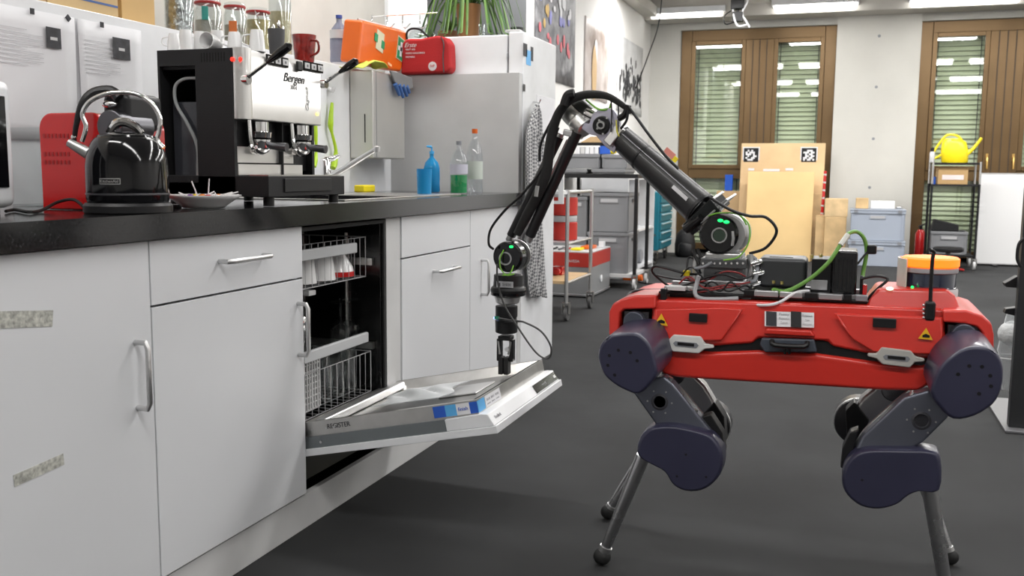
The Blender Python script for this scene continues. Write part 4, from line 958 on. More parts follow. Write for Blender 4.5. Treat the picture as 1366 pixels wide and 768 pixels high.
for i in range(12):
    an = i * 2.4; d = V((math.cos(an), math.sin(an), 0)); c0 = b + Z1 * h * .8
    p0, p1, p2 = c0, c0 + d * .04 + Z1 * .05, c0 + d * .08 + Z1 * (.05 + .02 * (i % 3)); sd = V((-d.y, d.x, 0)) * .014
    build('leaf', MB().add([p0, p1 - sd, p2, p1 + sd, p1 - Z1 * .004], [(0, 1, 4), (1, 2, 4), (2, 3, 4), (3, 0, 4)]), leafd if i % 2 else leafm, t, solid=.0008)
b, r, h = pot(690, 18, 22, None, 4.45, black)
t = tag(build('flower_pot', MB().lathe([(.002, 0), (r * .8, 0), (r, h), (r * .9, h), (.002, h * .8)], b, 20, caps=False), mat('dark_green_pot', (.03, .035, .03), .5)), 'small dark square-shouldered pot at the front corner of the fridge top', 'pot')
b, r, h = pot(645, 14, 19, None, 4.18, gclear)
tumbler('drinking_glass', b.x, b.y, 1.6035, r, h * .95, gclear, 'empty clear glass standing on the fridge in front of the spider plant', 'glass', None)
# ================================================================ THE ROBOT
RY0, RY1, RC = 2.33, 2.61, 2.47
def RP(px, py, Y=RY0): return P(px, py, Y=Y)
def poly(pts, Y, D, m=None, warp=None):
    m = m or MB(); k0 = len(m.v); m.prism([P(x, y, Y=Y) for x, y in pts], (0, D, 0))
    if warp: m.v[k0:] = [warp(q) for q in m.v[k0:]]
    return m
def wr(z0, k, c=RC):
    def f(q):
        if q.z > z0: q = V((q.x, c + (q.y - c) * (1 - k * (q.z - z0)), q.z))
        return q
    return f
rob = thing('legged_robot', (-.12, RC, 0), 'red four-legged robot with a black arm reaching into the open dishwasher', 'robot')
BW = RY1 - RY0
# upper shell, side profile pulled in towards the top
zs = RP(1000, 428).z
up = [(868, 447), (868, 404), (880, 400), (1000, 404), (1160, 410), (1262, 414), (1262, 477), (1225, 479), (1160, 472), (1110, 462), (1104, 455), (1012, 451), (1004, 458), (945, 462), (893, 456)]
us = build('upper_shell', poly(up, RY0, BW, warp=wr(zs, 3.4)), redp, rob, bevel=.009, seg=3)
# angular side panels that stand proud of the shell, either side of the handle
m = poly([(872, 446), (872, 412), (960, 410), (992, 412), (962, 455), (893, 454)], RY0 - .012, .012)
m.v = [V((q.x, q.y + (.012 if (q.z > zs and q.y < RY0 - .006) else 0), q.z)) for q in m.v]
build('side_panel', m, redp, us, bevel=.006)
m = poly([(1112, 418), (1145, 420), (1258, 424), (1258, 474), (1165, 470), (1136, 452)], RY0 - .012, .012)
m.v = [V((q.x, q.y + (.012 if (q.z > zs and q.y < RY0 - .006) else 0), q.z)) for q in m.v]
build('side_panel', m, redp, us, bevel=.006)
build('brow', poly([(1018, 446), (1022, 438), (1082, 441), (1088, 450)], RY0 - .016, .02), redp, us, bevel=.005)
ls = build('lower_shell', poly([(868, 462), (893, 464), (950, 470), (1012, 468), (1090, 472), (1160, 482), (1230, 488), (1262, 484), (1250, 508), (1225, 522), (1180, 521), (905, 504), (884, 500), (876, 486)], RY0 - .004, BW + .008), redp, rob, bevel=.010, seg=3)
build('waist_band', poly([(880, 452), (945, 460), (1010, 450), (1100, 454), (1160, 468), (1250, 474), (1250, 490), (1160, 484), (1090, 473), (1012, 470), (945, 470), (880, 464)], RY0 + .008, BW - .016), black, rob, bevel=.003)
# carry handle in the middle
h = build('battery_handle', poly([(1016, 451), (1086, 453), (1090, 470), (1020, 470), (1013, 460)], RY0 - .014, .03), mat('slate_plastic', (.055, .065, .085), .4), rob, bevel=.004)
build('grip', MB().tube([RP(1030, 454, RY0 - .016), RP(1034, 460, RY0 - .026), RP(1072, 462, RY0 - .026), RP(1077, 456, RY0 - .016)], .006, 8, 3), black, h)
m = MB()
for x in (1047, 1053): m.tube([RP(x, 462, RY0 - .016), RP(x, 472, RY0 - .016)], .0035, 6)
build('strap', m, black, h)
# arched frames round the hips
build('front_frame' if False else 'hip_frame', poly([(812, 448), (812, 416), (817, 405), (828, 399), (846, 394), (874, 394), (874, 412), (832, 413), (827, 418), (826, 448)], RY0 - .012, BW + .024, warp=wr(RP(845, 415).z, 2.0)), redp, rob, bevel=.006, seg=3)
build('hip_frame', poly([(1258, 414), (1290, 414), (1312, 421), (1323, 431), (1326, 446), (1326, 478), (1312, 478), (1310, 444), (1303, 436), (1288, 432), (1258, 430)], RY0 - .012, BW + .024, warp=wr(RP(1290, 434).z, 2.0)), redp, rob, bevel=.006, seg=3)
# core seen in the hip openings
for (a, b) in ((828, 866), (1262, 1308)):
    A = RP(a, 412 if a < 900 else 430); B = RP(b, 470)
    build('hip_motor_block', MB().box(A.x + .004, B.x - .004, RY0 + .01, RY1 - .01, B.z, A.z - .004), darksteel, rob, bevel=.004)
    for k in range(3): pass
    q = RP((a + b) / 2, 428 if a < 900 else 446, RY0 - .0); build('actuator', MB().cyl(q + V((0, -.02, 0)), q + V((0, .06, 0)), .026), mat('dark_anodised', (.09, .10, .13), .35, .5), rob, bevel=.003)
# toggles and stickers
def tog(cx, cy, col, dx):
    q = RP(cx, cy, RY0 - .018); s = dep(q) / F
    o = [(-38, -2), (-26, -3), (-20, -12), (18, -11), (24, -4), (36, -2), (36, 2), (24, 4), (18, 12), (-18, 11), (-26, 4), (-38, 2)]
    o = [(-x * dx, y) for x, y in o]
    t = build('latch', MB().prism([q + V((x * s * .96, 0, -y * s - x * s * .03)) for x, y in o], (0, .012, 0)), col, rob, bevel=.003)
    m = MB().prism([q + V((x * s, -.001, -y * s - x * s * .03)) for x, y in ((-14, -3), (14, -3), (17, 0), (14, 4), (-14, 4), (-17, 0))], (0, .002, 0)); build('slot', m, grey, t)
    m = MB().prism([q + V((x * s, -.002, -y * s - x * s * .03)) for x, y in ((-11, -2), (11, -2), (11, 2), (-11, 2))], (0, .002, 0)); build('slot_pin', m, black, t)
tog(915, 459, mat('latch_white', (.65, .65, .63), .4), 1); tog(1196, 477, mat('latch_grey', (.45, .44, .41), .45), -1)
PX = RY0 - .0135
def flat(pts, Y, m_, nm, par=rob, th=.0012, label=None): return build(nm, poly(pts, Y, th), m_, par, label=label)
yo = 2.3
def inc(q, off):  # lie on the upper, inclined half of the side panel
    return q
for (x, y) in ((882, 427), (1235, 446)):
    q = RP(x, y, PX); s = dep(q) / F
    tr_ = MB().prism([q + V((a * s, 0, b * s)) for a, b in ((-9, -6), (9, -7), (0, 9))], (0, .0012, 0)); o = build('warning_label', tr_, mat('warning_yellow', (.85, .5, .02), .5), us)
    build('warning_symbol', MB().prism([q + V((a * s, -.0006, b * s)) for a, b in ((-4, -4), (5, -4), (5, -1), (0, 1), (-4, -1))], (0, .0004, 0)), black, us)
for (x, y, w_, h_) in ((931, 424, 24, 11), (1180, 431, 29, 12)):
    q = RP(x, y, PX + .0008); s = dep(q) / F
    build('vent', MB().box(q.x - w_ * s / 2, q.x + w_ * s / 2, q.y, q.y + .012, q.z - h_ * s / 2, q.z + h_ * s / 2), blackm, us, bevel=.001)
# name plate
def wq(px, py, off=0):  # point on the main shell flank incl. its inclined half
    q = RP(px, py, RY0)
    for _ in range(4):
        y = RY0 if q.z <= zs else RC + (RY0 - RC) * (1 - 3.4 * (q.z - zs)); q = P(px, py, Y=y - .0012 - off)
    return q
def wquad(x0, y0, x1, y1, m_, nm, off, dy=2):
    pts = [wq(x0, y1 - dy * 0, off), wq(x1, y1 + dy, off), wq(x1, y0 + dy, off), wq(x0, y0, off)]
    n = (pts[1] - pts[0]).cross(pts[3] - pts[0]).normalized()
    if n.y > 0: n = -n
    return build(nm, MB().prism([p - n * .0012 for p in pts], n * .002), m_, us), n
npl, nn_ = wquad(1020, 415, 1086, 435, paper, 'name_plate', .0012)
wquad(1022, 415, 1036, 434, mat('navy_black', (.01, .012, .02), .4), 'plate_badge', .0022, 1)
wquad(1055, 415, 1069, 436, black, 'plate_strap', .003, 1)
for k, b_ in enumerate(('Funky', 'Robotics', 'Zurich')):
    text(b_, wq(1046, 419 + k * 5.5, .003), X1, Z1, .009 if not k else .006, printm, us, squeeze=1.1)
for k, b_ in enumerate(('Rescue', 'Test', 'Dynamic')):
    text(b_, wq(1077, 421 + k * 5.5, .003), X1, Z1, .008 if not k else .006, printm, us)
# ---- legs
metalg = mat('leg_steel', (.55, .55, .56), .28, 1)
def leg(far, hip, hipholes, thigh, dot, knee, shank, foot, dx=0):
    """pixel outlines are those of the near leg's planes"""
    pass
# near left leg
hc = [(797, 478), (799, 463), (806, 453), (818, 446), (845, 444), (858, 450), (868, 462), (874, 480), (877, 498), (868, 512), (852, 526), (836, 522), (818, 512), (804, 498)]
def crv(pts, k=3):
    out = []; n = len(pts)
    for i in range(n):
        p0, p1, p2, p3 = [V((*pts[(i + j) % n], 0)) for j in (-1, 0, 1, 2)]
        for t in [a / k for a in range(k)]:
            q = .5 * (2 * p1 + (p2 - p0) * t + (2 * p0 - 5 * p1 + 4 * p2 - p3) * t * t + (3 * p1 - p0 - 3 * p2 + p3) * t ** 3); out.append((q.x, q.y))
    return out
def hipcover(pts, holes, depth, lean):
    m = MB(); Yf_ = 2.195
    f = [P(x, y, Y=Yf_) for x, y in crv(pts)]; c = sum(f, V((0, 0, 0))) / len(f)
    ln = V((lean, 0, .026))
    secs = [[c + (q - c) * .93 for q in f], [c + (q - c) * .985 + V((0, .005, 0)) for q in f], [q + V((0, .014, 0)) for q in f], [c + (q - c) * .98 + ln * .75 + V((0, .11, 0)) for q in f], [c + (q - c) * .84 + ln + V((0, depth, 0)) for q in f]]
    o = build('hip_cover', m.loft(secs), indigo, rob, ang=50, bevel=.004)
    for x, y in holes:
        q = P(x, y, Y=Yf_); build('screw_hole', MB().cyl(q + V((0, -.0006, 0)), q + V((0, .002, 0)), .0042, n=10), black, o)
    return o
hipcover(hc, ((811, 487), (813, 474), (825, 467), (841, 470), (850, 481), (820, 500)), .14, .022)
def mirror(p, cx): return [(2 * cx - x, y) for x, y in p]
hr = [(1339, 497), (1337, 482), (1329, 470), (1317, 463), (1297, 462), (1283, 466), (1270, 474), (1257, 486), (1248, 500), (1241, 524), (1254, 545), (1272, 560), (1300, 556), (1325, 540), (1336, 520)]
hipcover(hr, ((1278, 499), (1293, 488), (1310, 489), (1321, 501), (1322, 515), (1306, 525)), .14, -.012)
def knee_leg(kpts, kholes, thpts, dot, sh0, sh1, r0, r1, foot, Yk, Yt, Ys, screws=()):
    t = build('thigh', poly(thpts, Yt, .045), mat('thigh_metal', (.16, .17, .21), .3, .6), rob, bevel=.007, seg=3)
    q = P(*dot, Y=Yt); build('joint_boss', MB().lathe([(.021, 0), (.021, .002), (.016, .004), (.014, .001), (.005, .001)], q + V((0, .001, 0)), 24, A=(0, -1, 0)), mat('boss_grey', (.05, .05, .06), .5), t)
    for k in range(6): a = k * pi / 3; build('bolt', MB().cyl(q + V((.03 * math.cos(a), -.002, .03 * math.sin(a))), q + V((.03 * math.cos(a), .002, .03 * math.sin(a))), .0022, n=8), satin, t)
    for (x, y) in screws: p_ = P(x, y, Y=Yt + .01); build('bolt', MB().cyl(p_, p_ + V((.004, 0, .01)), .006, n=8), satin, t)
    f = [P(x, y, Y=Yk) for x, y in crv(kpts)]; c = sum(f, V((0, 0, 0))) / len(f)
    secs = [[c + (p - c) * .93 for p in f], [c + (p - c) * .985 + V((0, .006, 0)) for p in f], [p + V((0, .016, 0)) for p in f], [p + V((0, .065, 0)) for p in f]]
    k = build('knee_cover', MB().loft(secs), indigo, rob, ang=50, bevel=.003)
    for x, y in kholes: p_ = P(x, y, Y=Yk); build('screw_hole', MB().cyl(p_ + V((0, -.0006, 0)), p_ + V((0, .002, 0)), .003, n=10), black, k)
    a = P(*sh0, Y=Ys); b = foot
    build('shank', MB().tube([a, a.lerp(b, .93)], [r0, r1], 24), metalg, rob)
    d = (b - a).normalized()
    build('ankle_clamp', MB().cyl(a.lerp(b, .90), a.lerp(b, .95), r1 * 1.25, n=16), satin, rob)
    build('foot', MB().ball(b, .023, (1, 1, .96), 20), rubber, rob)
fNL = P(803, 753, Z=0); fNL = V((fNL.x, 2.297, .023))
knee_leg([(850, 608), (851, 588), (860, 575), (872, 569), (900, 568), (940, 577), (955, 587), (964, 604), (963, 628), (952, 645), (936, 655), (914, 656), (897, 647), (886, 630), (868, 620)],
         ((903, 635), (915, 606), (942, 636)), [(840, 518), (862, 506), (886, 502), (898, 512), (948, 574), (952, 592), (930, 592), (880, 574)], (880, 536), (858, 608), None, .018, .013, fNL, 2.25, 2.285, 2.297, ((893, 508), (908, 530), (926, 551)))
fNR = P(1266, 796, Z=0); fNR = V((fNR.x, 2.297, .023)); q = P(1267, 780, Y=2.297); fNR.x = q.x
knee_leg([(1254, 655), (1256, 615), (1246, 602), (1200, 600), (1160, 600), (1140, 606), (1126, 622), (1123, 645), (1130, 662), (1148, 676), (1172, 680), (1196, 674), (1212, 662), (1228, 656)],
         ((1150, 640),), [(1264, 558), (1268, 548), (1240, 520), (1206, 530), (1150, 582), (1140, 604), (1160, 606), (1205, 606), (1232, 590)], (1229, 561), (1240, 650), None, .018, .014, fNR, 2.25, 2.285, 2.297, ((1216, 528), (1196, 545), (1172, 566)))
for pts in ([(936, 556), (948, 553), (964, 578), (967, 604), (958, 616), (954, 590)], [(1146, 573), (1134, 577), (1124, 598), (1121, 624), (1130, 626), (1138, 602)]):
    build('knee_strap', poly(pts, 2.30, .045), black, rob, bevel=.003)
# bundled cable along the thigh and toothed edge
for pts in (((888, 500), (915, 528), (940, 560), (950, 585)), ((1214, 522), (1186, 545), (1155, 575), (1140, 600))):
    build('leg_cable', MB().tube([P(x, y, Y=2.34) for x, y in pts], .007, 8, 4), satin, rob)
# far legs
def far_leg(th, band, drum, dr, sh0, foot, Yf=2.66):
    build('thigh', poly(th, Yf - .09, .05), mat('thigh_bright', (.5, .5, .5), .32, .8), rob, bevel=.010, seg=3)
    build('knee_strap', poly(band, Yf - .094, .058), black, rob, bevel=.004)
    c = P(*drum, Y=Yf - .035); k = build('knee_motor', MB().lathe([(dr * .8, -.004), (dr, 0), (dr, .07), (dr * .9, .08)], c, 32, A=(0, 1, 0)), mat('knee_dark', (.05, .05, .055), .35, .5), rob, bevel=.003)
    build('pulley_rim', MB().lathe([(dr * 1.02, .01), (dr * 1.04, .014), (dr * 1.02, .018)], c, 32, A=(0, 1, 0), caps=False), satin, k)
    a = P(*sh0, Y=Yf - .02); build('shank', MB().tube([a, a.lerp(foot, .93)], [.018, .013], 20), metalg, rob)
    build('ankle_clamp', MB().cyl(a.lerp(foot, .88), a.lerp(foot, .94), .016, n=16), satin, rob)
    build('foot', MB().ball(foot, .022, (1, 1, .96), 20), rubber, rob)
ff = P(811, 692, Z=0); ff = V((ff.x, ff.y, .022))
far_leg([(890, 500), (926, 500), (940, 514), (952, 534), (962, 560), (950, 590), (930, 580), (905, 540)], [(934, 556), (953, 536), (966, 556), (968, 590), (954, 600), (942, 590)], (942, 568), .064, (858, 610), ff, 2.64)
ff = P(1262, 752, Z=0); ff = V((ff.x + .008, ff.y, .022))
far_leg([(1172, 512), (1222, 522), (1176, 580), (1146, 598), (1132, 580), (1138, 548), (1150, 530)], [(1128, 548), (1140, 536), (1160, 560), (1150, 586), (1130, 590)], (1146, 564), .062, (1232, 640), ff, 2.64)
for x, y in ((905, 500), (1190, 520)): # inner hip yokes
    q = P(x, y, Y=2.50); build('hip_yoke', MB().cyl(q + V((0, -.09, .02)), q + V((0, .13, .02)), .03), darksteel, rob, bevel=.004)
# ---- deck: plates, rails
zd = RP(1000, 404, 2.42).z
zd = max(p.z for p in [RP(1000, 404), RP(1160, 410)]) + .001
x0, x1 = RP(880, 400, 2.40).x, RP(1160, 400, 2.40).x
dk = build('deck_plate', MB().box(x0, x1, 2.385, 2.56, zd, zd + .006), black, rob, bevel=.001)
for (a, b, mm) in ((992, 1006, black), (1006, 1038, alu), (1040, 1070, alu), (1073, 1090, black), (1092, 1123, alu), (1125, 1136, black), (1141, 1157, grey)):
    A = RP(a, 402, 2.385); B = RP(b, 402, 2.385); build('rail_clamp', MB().box(A.x, B.x, 2.375, 2.40, zd + .0065, zd + .020), mm, rob, bevel=.0015)
m = MB().box(x0 + .01, x1 - .01, 2.402, 2.418, zd + .0065, zd + .018).box(x0 + .01, x1 - .01, 2.52, 2.536, zd + .0065, zd + .018); build('mounting_rail', m, alu, rob, bevel=.001)
def rbox(nm, px0, px1, py0, py1, Y, d, m_, bev=.003, par=rob, label=None):
    A = P(px0, py1, Y=Y); B = P(px1, py0, Y=Y)
    return build(nm, MB().box(A.x, B.x, Y, Y + d, min(A.z, B.z), max(A.z, B.z)), m_, par, bevel=bev, label=label)
# antennas / cameras on the shoulders
rbox('antenna_base', 880, 889, 385, 411, 2.35, .02, black)
an = rbox('antenna_base', 1233, 1249, 403, 428, 2.325, .03, black, .006)
build('antenna', MB().tube([P(1241, 406, Y=2.34), P(1242, 380, Y=2.34), P(1244, 345, Y=2.34), P(1246, 336, Y=2.34), P(1240, 333, Y=2.33)], .0042, 8, 3), black, an)
for k in range(4): build('screw', MB().ball(P(1232, 407 + k * 5.5, Y=2.33), .003), satin, an)
# lidar pedestal and lidar
Yl = 2.40
ped = build('sensor_pedestal', poly([(1150, 416), (1162, 400), (1172, 386), (1266, 388), (1276, 396), (1284, 420)], Yl - .04, .20, warp=lambda q: V((q.x, RC + (q.y - RC) * (1 if q.z < RP(1200, 405).z else .8), q.z))), redp, rob, bevel=.008, seg=3)
build('status_lamp', MB().ball(P(1187, 385, Y=2.38), .007, (1.2, 1, .6), 12), mat('green_white_lamp', (.6, 1, .7), .3, emit=2), ped)
lc = P(1239, 386, Y=RC); sc_ = dep(lc) / F; r = 35 * sc_; zt_ = P(1239, 342, Y=RC).z; H_ = zt_ - lc.z
ld = build('lidar', MB().lathe([(r * .96, 0), (r * .96, H_ * .10), (r * .93, H_ * .12), (r * .93, H_ * .52), (r * .97, H_ * .54)], lc, 40), lidar, rob)
build('lidar_base', MB().lathe([(r * 1.02, -.012), (r * 1.02, .002), (r * .98, .006)], lc + V((0, 0, .0)), 40, caps=False), lightg, ld)
build('lidar_cap', MB().lathe([(r * .97, H_ * .54), (r * .99, H_ * .56), (r * .99, H_ * .68), (r * .9, H_ * .70), (.002, H_ * .70)], lc, 40), midg, ld)
bc = build('beacon', MB().lathe([(.002, H_ * .71), (r * .98, H_ * .71), (r * 1.02, H_ * .75), (r * 1.02, H_ * .95), (r * .94, H_), (.002, H_)], lc, 40), orl, ld, label='glowing orange beacon ring')
# white guard behind the lidar (left)
m = MB(); n = 10; secs = []
for i in range(n + 1):
    a = math.radians(140 + 80 * i / n); d = V((math.cos(a), math.sin(a), 0)); b_ = V((lc.x, lc.y, lc.z - .01))
    secs.append([b_ + d * r * 1.10, b_ + d * r * 1.16, b_ + d * r * 1.16 + Z1 * (H_ + .006), b_ + d * r * 1.10 + Z1 * (H_ + .006)])
build('lidar_guard', m.loft(secs), mat('pale_guard', (.6, .62, .56), .4), ld)
build('status_lamp', MB().ball(P(1217, 383, Y=lc.y - r * .97), .0035), greenl, ld)
# computers on the deck
cb = build('computer_case', MB().box(P(1010, 385, Y=2.43).x, P(1075, 385, Y=2.43).x, 2.43, 2.54, zd + .022, P(1040, 344, Y=2.43).z), mat('charcoal_case', (.045, .047, .05), .38, .3), rob, bevel=.012, seg=3)
q = P(1042, 349, Y=2.45); build('grille', MB().box(q.x - .028, q.x + .028, 2.446, 2.47, P(1040, 344, Y=2.43).z + .0003, P(1040, 344, Y=2.43).z + .0012), black, cb)
build('connector', MB().lathe([(.012, 0), (.012, .02), (.008, .024)], P(1012, 366, Y=2.47), 14, A=(-1, 0, 0)), chrome, cb)
b1 = rbox('electronics_box', 1081, 1110, 346, 394, 2.41, .10, black, .002)
rbox('port_plate', 1081, 1104, 374, 386, 2.405, .005, alu, .001, b1)
b2 = rbox('electronics_box', 1108, 1145, 335, 396, 2.405, .11, blackg, .007)
m = MB()
for k in range(5): A = P(1113 + k * 6, 345, Y=2.4035); B = P(1113 + k * 6, 388, Y=2.4035); m.box(A.x - .002, A.x + .002, 2.4025, 2.4052, B.z, A.z)
build('cooling_fin', m, blackm, b2)
for (x, y, c_) in ((1083, 344, yell), (1095, 343, lightg), (1032, 378, yell), (1043, 379, yell)): build('connector', MB().cyl(P(x, y, Y=2.43), P(x, y - 4, Y=2.43), .004, n=8), mat('brass_tip', (.7, .55, .2), .3, 1), rob)
rbox('connector', 1150, 1157, 380, 398, 2.41, .02, redm, .002); rbox('connector', 1146, 1152, 368, 400, 2.42, .02, black, .003)
# cables on deck
def cable(nm, pts, r, m_, Y=2.38, sm=6, label=None, par=rob):
    return build(nm, MB().tube([P(p[0], p[1], Y=(p[2] if len(p) > 2 else Y)) for p in pts], r, 8, sm), m_, par, label=label)
cable('ethernet_cable', [(1055, 386, 2.40), (1035, 391, 2.40), (1032, 386, 2.41), (1050, 388, 2.39), (1080, 372, 2.39), (1105, 350, 2.39), (1120, 328, 2.40), (1130, 313, 2.42), (1142, 309, 2.44), (1152, 317, 2.45), (1156, 335, 2.46), (1152, 360, 2.46), (1150, 372, 2.45)], .0048, mat('green_sheath', (.16, .36, .07), .4), label='thick green network cable')
cable('cable_clip', [(1121, 327, 2.398), (1131, 313, 2.417)], .0065, mat('clear_clip', (.7, .7, .65), .3), sm=0)
cable('ethernet_cable', [(995, 405), (1020, 407, 2.34), (1040, 403, 2.35), (1062, 390, 2.38), (1080, 388, 2.39)], .0035, paper, label='thin white cable')
cable('black_cable', [(1144, 352, 2.43), (1155, 338, 2.45), (1160, 334, 2.46)], .0025, black); rbox('plug', 1156, 1170, 327, 339, 2.45, .012, black, .004)
cable('black_cable', [(1148, 372, 2.42), (1168, 368, 2.42), (1184, 372, 2.42), (1172, 384, 2.41), (1160, 396, 2.41), (1158, 408, 2.42)], .0035, black)
# cables left of the arm base
cable('black_cable', [(880, 398, 2.37), (862, 403, 2.37), (845, 402, 2.38), (838, 394, 2.42), (850, 388, 2.45), (880, 387, 2.46), (900, 388, 2.45)], .0045, black)
cable('black_cable', [(930, 366, 2.42), (912, 364, 2.42), (890, 358, 2.42), (874, 355, 2.43), (870, 362, 2.44), (882, 374, 2.45), (900, 386, 2.44), (920, 392, 2.43)], .0032, black)
cable('black_cable', [(916, 364, 2.42), (918, 345, 2.44), (926, 346, 2.44), (935, 365, 2.44)], .0028, black)
cable('black_cable', [(895, 388, 2.40), (920, 378, 2.40), (960, 366, 2.39), (985, 372, 2.39), (1003, 368, 2.40)], .0028, black)
cable('black_cable', [(872, 366, 2.46), (900, 372, 2.46), (940, 376, 2.42), (1000, 378, 2.42)], .0025, black)
for k, (x, y) in enumerate(((924, 333), (930, 332))): cable('cable_plug', [(x, y, 2.44), (x + 9, y + 20, 2.43)], .005, rubber, sm=0)
rbox('cable_band', 911, 920, 361, 368, 2.412, .012, yellow, .002, label='yellow cable band')
cable('grey_cable', [(950, 350, 2.40), (938, 356, 2.40), (926, 358, 2.40)], .004, grey)
cable('grey_cable', [(985, 398, 2.37), (960, 399, 2.37), (935, 398, 2.37), (927, 390, 2.38), (930, 376, 2.39), (932, 368, 2.39)], .0055, midg)
cable('grey_cable', [(1000, 376, 2.41), (1008, 372, 2.42), (1010, 350, 2.44), (1002, 341, 2.45)], .005, grey)
rbox('power_module', 889, 914, 383, 387, 2.37, .04, lightg, .001); rbox('power_module', 893, 925, 388, 402, 2.40, .06, black, .003)
R = random.Random(21)
for k in range(7):
    x0, x1 = R.uniform(900, 935), R.uniform(985, 1015); y0 = R.uniform(352, 392)
    cable('black_cable' if k % 3 else 'thin_red_cable', [(x0, y0 + R.uniform(-6, 8), 2.41), (x0 + 14, y0 + R.uniform(-12, 6), 2.40), (x0 + 34, y0 + R.uniform(-3, 9), 2.395), ((x0 + x1) / 2 + 10, y0 + R.uniform(-8, 6), 2.395), (x1 - 12, y0 + R.uniform(-8, 8), 2.40), (x1, y0 + R.uniform(-10, 4), 2.42)], .0022, black if k % 3 else mat('dark_red_lead', (.25, .02, .02), .5))
for (x, y) in ((1003, 352), (1006, 366), (1001, 380)): build('connector', MB().lathe([(.007, 0), (.007, .022), (.004, .028)], P(x, y, Y=2.43), 12, A=(.9, -.2, .3)), chrome, rob)
# ---- arm base (gearbox stack)
def slab(nm, px0, px1, py0, py1, d, m_, bev=.003, yc_=RC): return rbox(nm, px0, px1, py0, py1, yc_ - d / 2, d, m_, bev)
slab('arm_mount', 924, 1003, 386, 400, .13, mat('mount_grey', (.2, .2, .21), .35, .8)); slab('arm_mount', 932, 1000, 376, 387, .11, alu)
g = slab('arm_gearbox', 938, 992, 356, 377, .10, mat('gear_grey', (.13, .135, .14), .35, .7))
slab('arm_gearbox', 934, 996, 346, 357, .11, mat('gear_grey', (.13, .135, .14), .35, .7)); slab('arm_turntable', 940, 990, 338, 347, .09, satin, .006)
m = MB()
for k in range(8):
    x = 938 + k * 7.6; q = P(x, 351, Y=RC - .056); m.cyl(q, q + V((0, -.003, 0)), .0028, n=8)
build('bolt_row', m, chrome, g)
for x in (930, 1000):
    q = P(x, 350, Y=RC - .03); build('clamp_bracket', MB().tube([q + Z1 * .02, q + V((.004 if x > 950 else -.004, 0, -.02)), q + Z1 * -.06], .008, 10, 3), satin, rob)
# ---- arm: lies in an upright plane turned a little away from the camera
def YA(px): return 2.47 + max(0, (965 - px)) * .27 / 293
def A(px, py, off=0): return P(px, py, Y=YA(px) + off)
def adisc(px, py, rpx, y0, y1, m_, nm, par=rob, prof=None, bevel=0):
    c = A(px, py); r = rpx * dep(c + V((0, y0, 0))) / F
    prof = prof or [(r * .9, y0), (r, y0 + .006), (r, y1 - .006), (r * .9, y1)]
    if prof and callable(prof): prof = prof(r)
    return build(nm, MB().lathe(prof, c, 32, A=(0, 1, 0)), m_, par, bevel=bevel)
# shoulder
sh = adisc(970, 312, 28, -.03, .09, mat('cast_alu', (.5, .5, .51), .35, .9), 'shoulder_motor')
c = A(962, 311)
fc_ = adisc(962, 311, 26, -.055, -.028, blackg, 'shoulder_face', sh)
adisc(963, 312, 10.5, -.0575, -.054, satin, 'face_ring', sh, prof=lambda r: [(r * .8, -.054), (r * .82, -.0575), (r, -.0575), (r, -.054)])
adisc(963, 312, 8, -.0562, -.054, mat('dark_green_lens', (.03, .05, .035), .3), 'face_lens', sh, prof=lambda r: [(.002, -.0562), (r, -.0562), (r, -.054)])
for x, y in ((952, 297), (961, 294), (969, 296)):
    q = A(x, y, -.0555); build('led', MB().ball(q, .0068, (1.1, .4, .6), 10), greenl, sh)
for x in (949, 977): q = A(x, 318, -.054); build('trim_bar', MB().tube([q + Z1 * .018, q + V((.002, -.002, 0)), q - Z1 * .018], .0035, 8), satin, sh)
cable('green_wire', [(988, 288, 2.42), (999, 300, 2.42), (999, 322, 2.41), (986, 342, 2.41), (965, 347, 2.40)], .002, greenw)
cable('green_wire', [(945, 288, 2.44), (960, 284, 2.43), (985, 286, 2.43), (996, 300, 2.43)], .002, greenw)
cable('black_cable', [(945, 262, 2.42), (975, 280, 2.42), (1000, 288, 2.43), (1022, 290, 2.44), (1036, 308, 2.44), (1022, 330, 2.45), (1000, 338, 2.46)], .0038, black)
# shoulder bracket and upper arm
def bar(nm, pa, pb, w_, d, m_, bev=.004, off=0, par=rob):
    a, b = A(*pa, off), A(*pb, off); u = (b - a); W_ = u.cross(Y1).normalized()
    s = dep((a + b) / 2) / F
    return build(nm, MB().obox((a + b) / 2, (u.length, d, w_ * s), u, W_), m_, par, bevel=bev)
ub = A(828, 184); ua = A(932, 277); u = (ua - ub).normalized(); Wn = u.cross(Y1).normalized()
if Wn.z < 0: Wn = -Wn
rt = 17 * dep(ub) / F; rt1 = 23.5 * dep(ua) / F
# profile: a rounded tube with two flutes
secs = []
for s_ in (0, 1):
    o = ub if not s_ else ua; ring = []
    for k in range(36):
        a = 2 * pi * k / 36; rr = (rt, rt1)[s_] * (1 - .07 * math.exp(-((math.degrees((a - math.radians(250) + pi) % (2 * pi) - pi)) / 9) ** 2) - .07 * math.exp(-((math.degrees((a - math.radians(310) + pi) % (2 * pi) - pi)) / 9) ** 2))
        ring.append(o + (Wn * math.sin(a + pi * .0) + Y1 * math.cos(a)) * rr)
    secs.append(ring)
ut = build('upper_arm_tube', MB().loft(secs), carbon, rob, ang=25)
build('tube_rod', MB().cyl(ub + (-Y1 * 1.0 + Wn * .45).normalized() * rt, ua + (-Y1 + Wn * .45).normalized() * rt1, .0020, n=8), darksteel, ut)
m_ = (ub + ua) / 2
for f_ in (.28,):
    p = ub.lerp(ua, f_); build('tube_band', MB().cyl(p, p + u * .006, rt * 1.09, n=32), black, ut)
p = ub.lerp(ua, .80) - Y1 * rt1 * .98 + Wn * .002; build('label_plate', MB().obox(p, (.055, .004, .010), u, Wn), alu, ut)
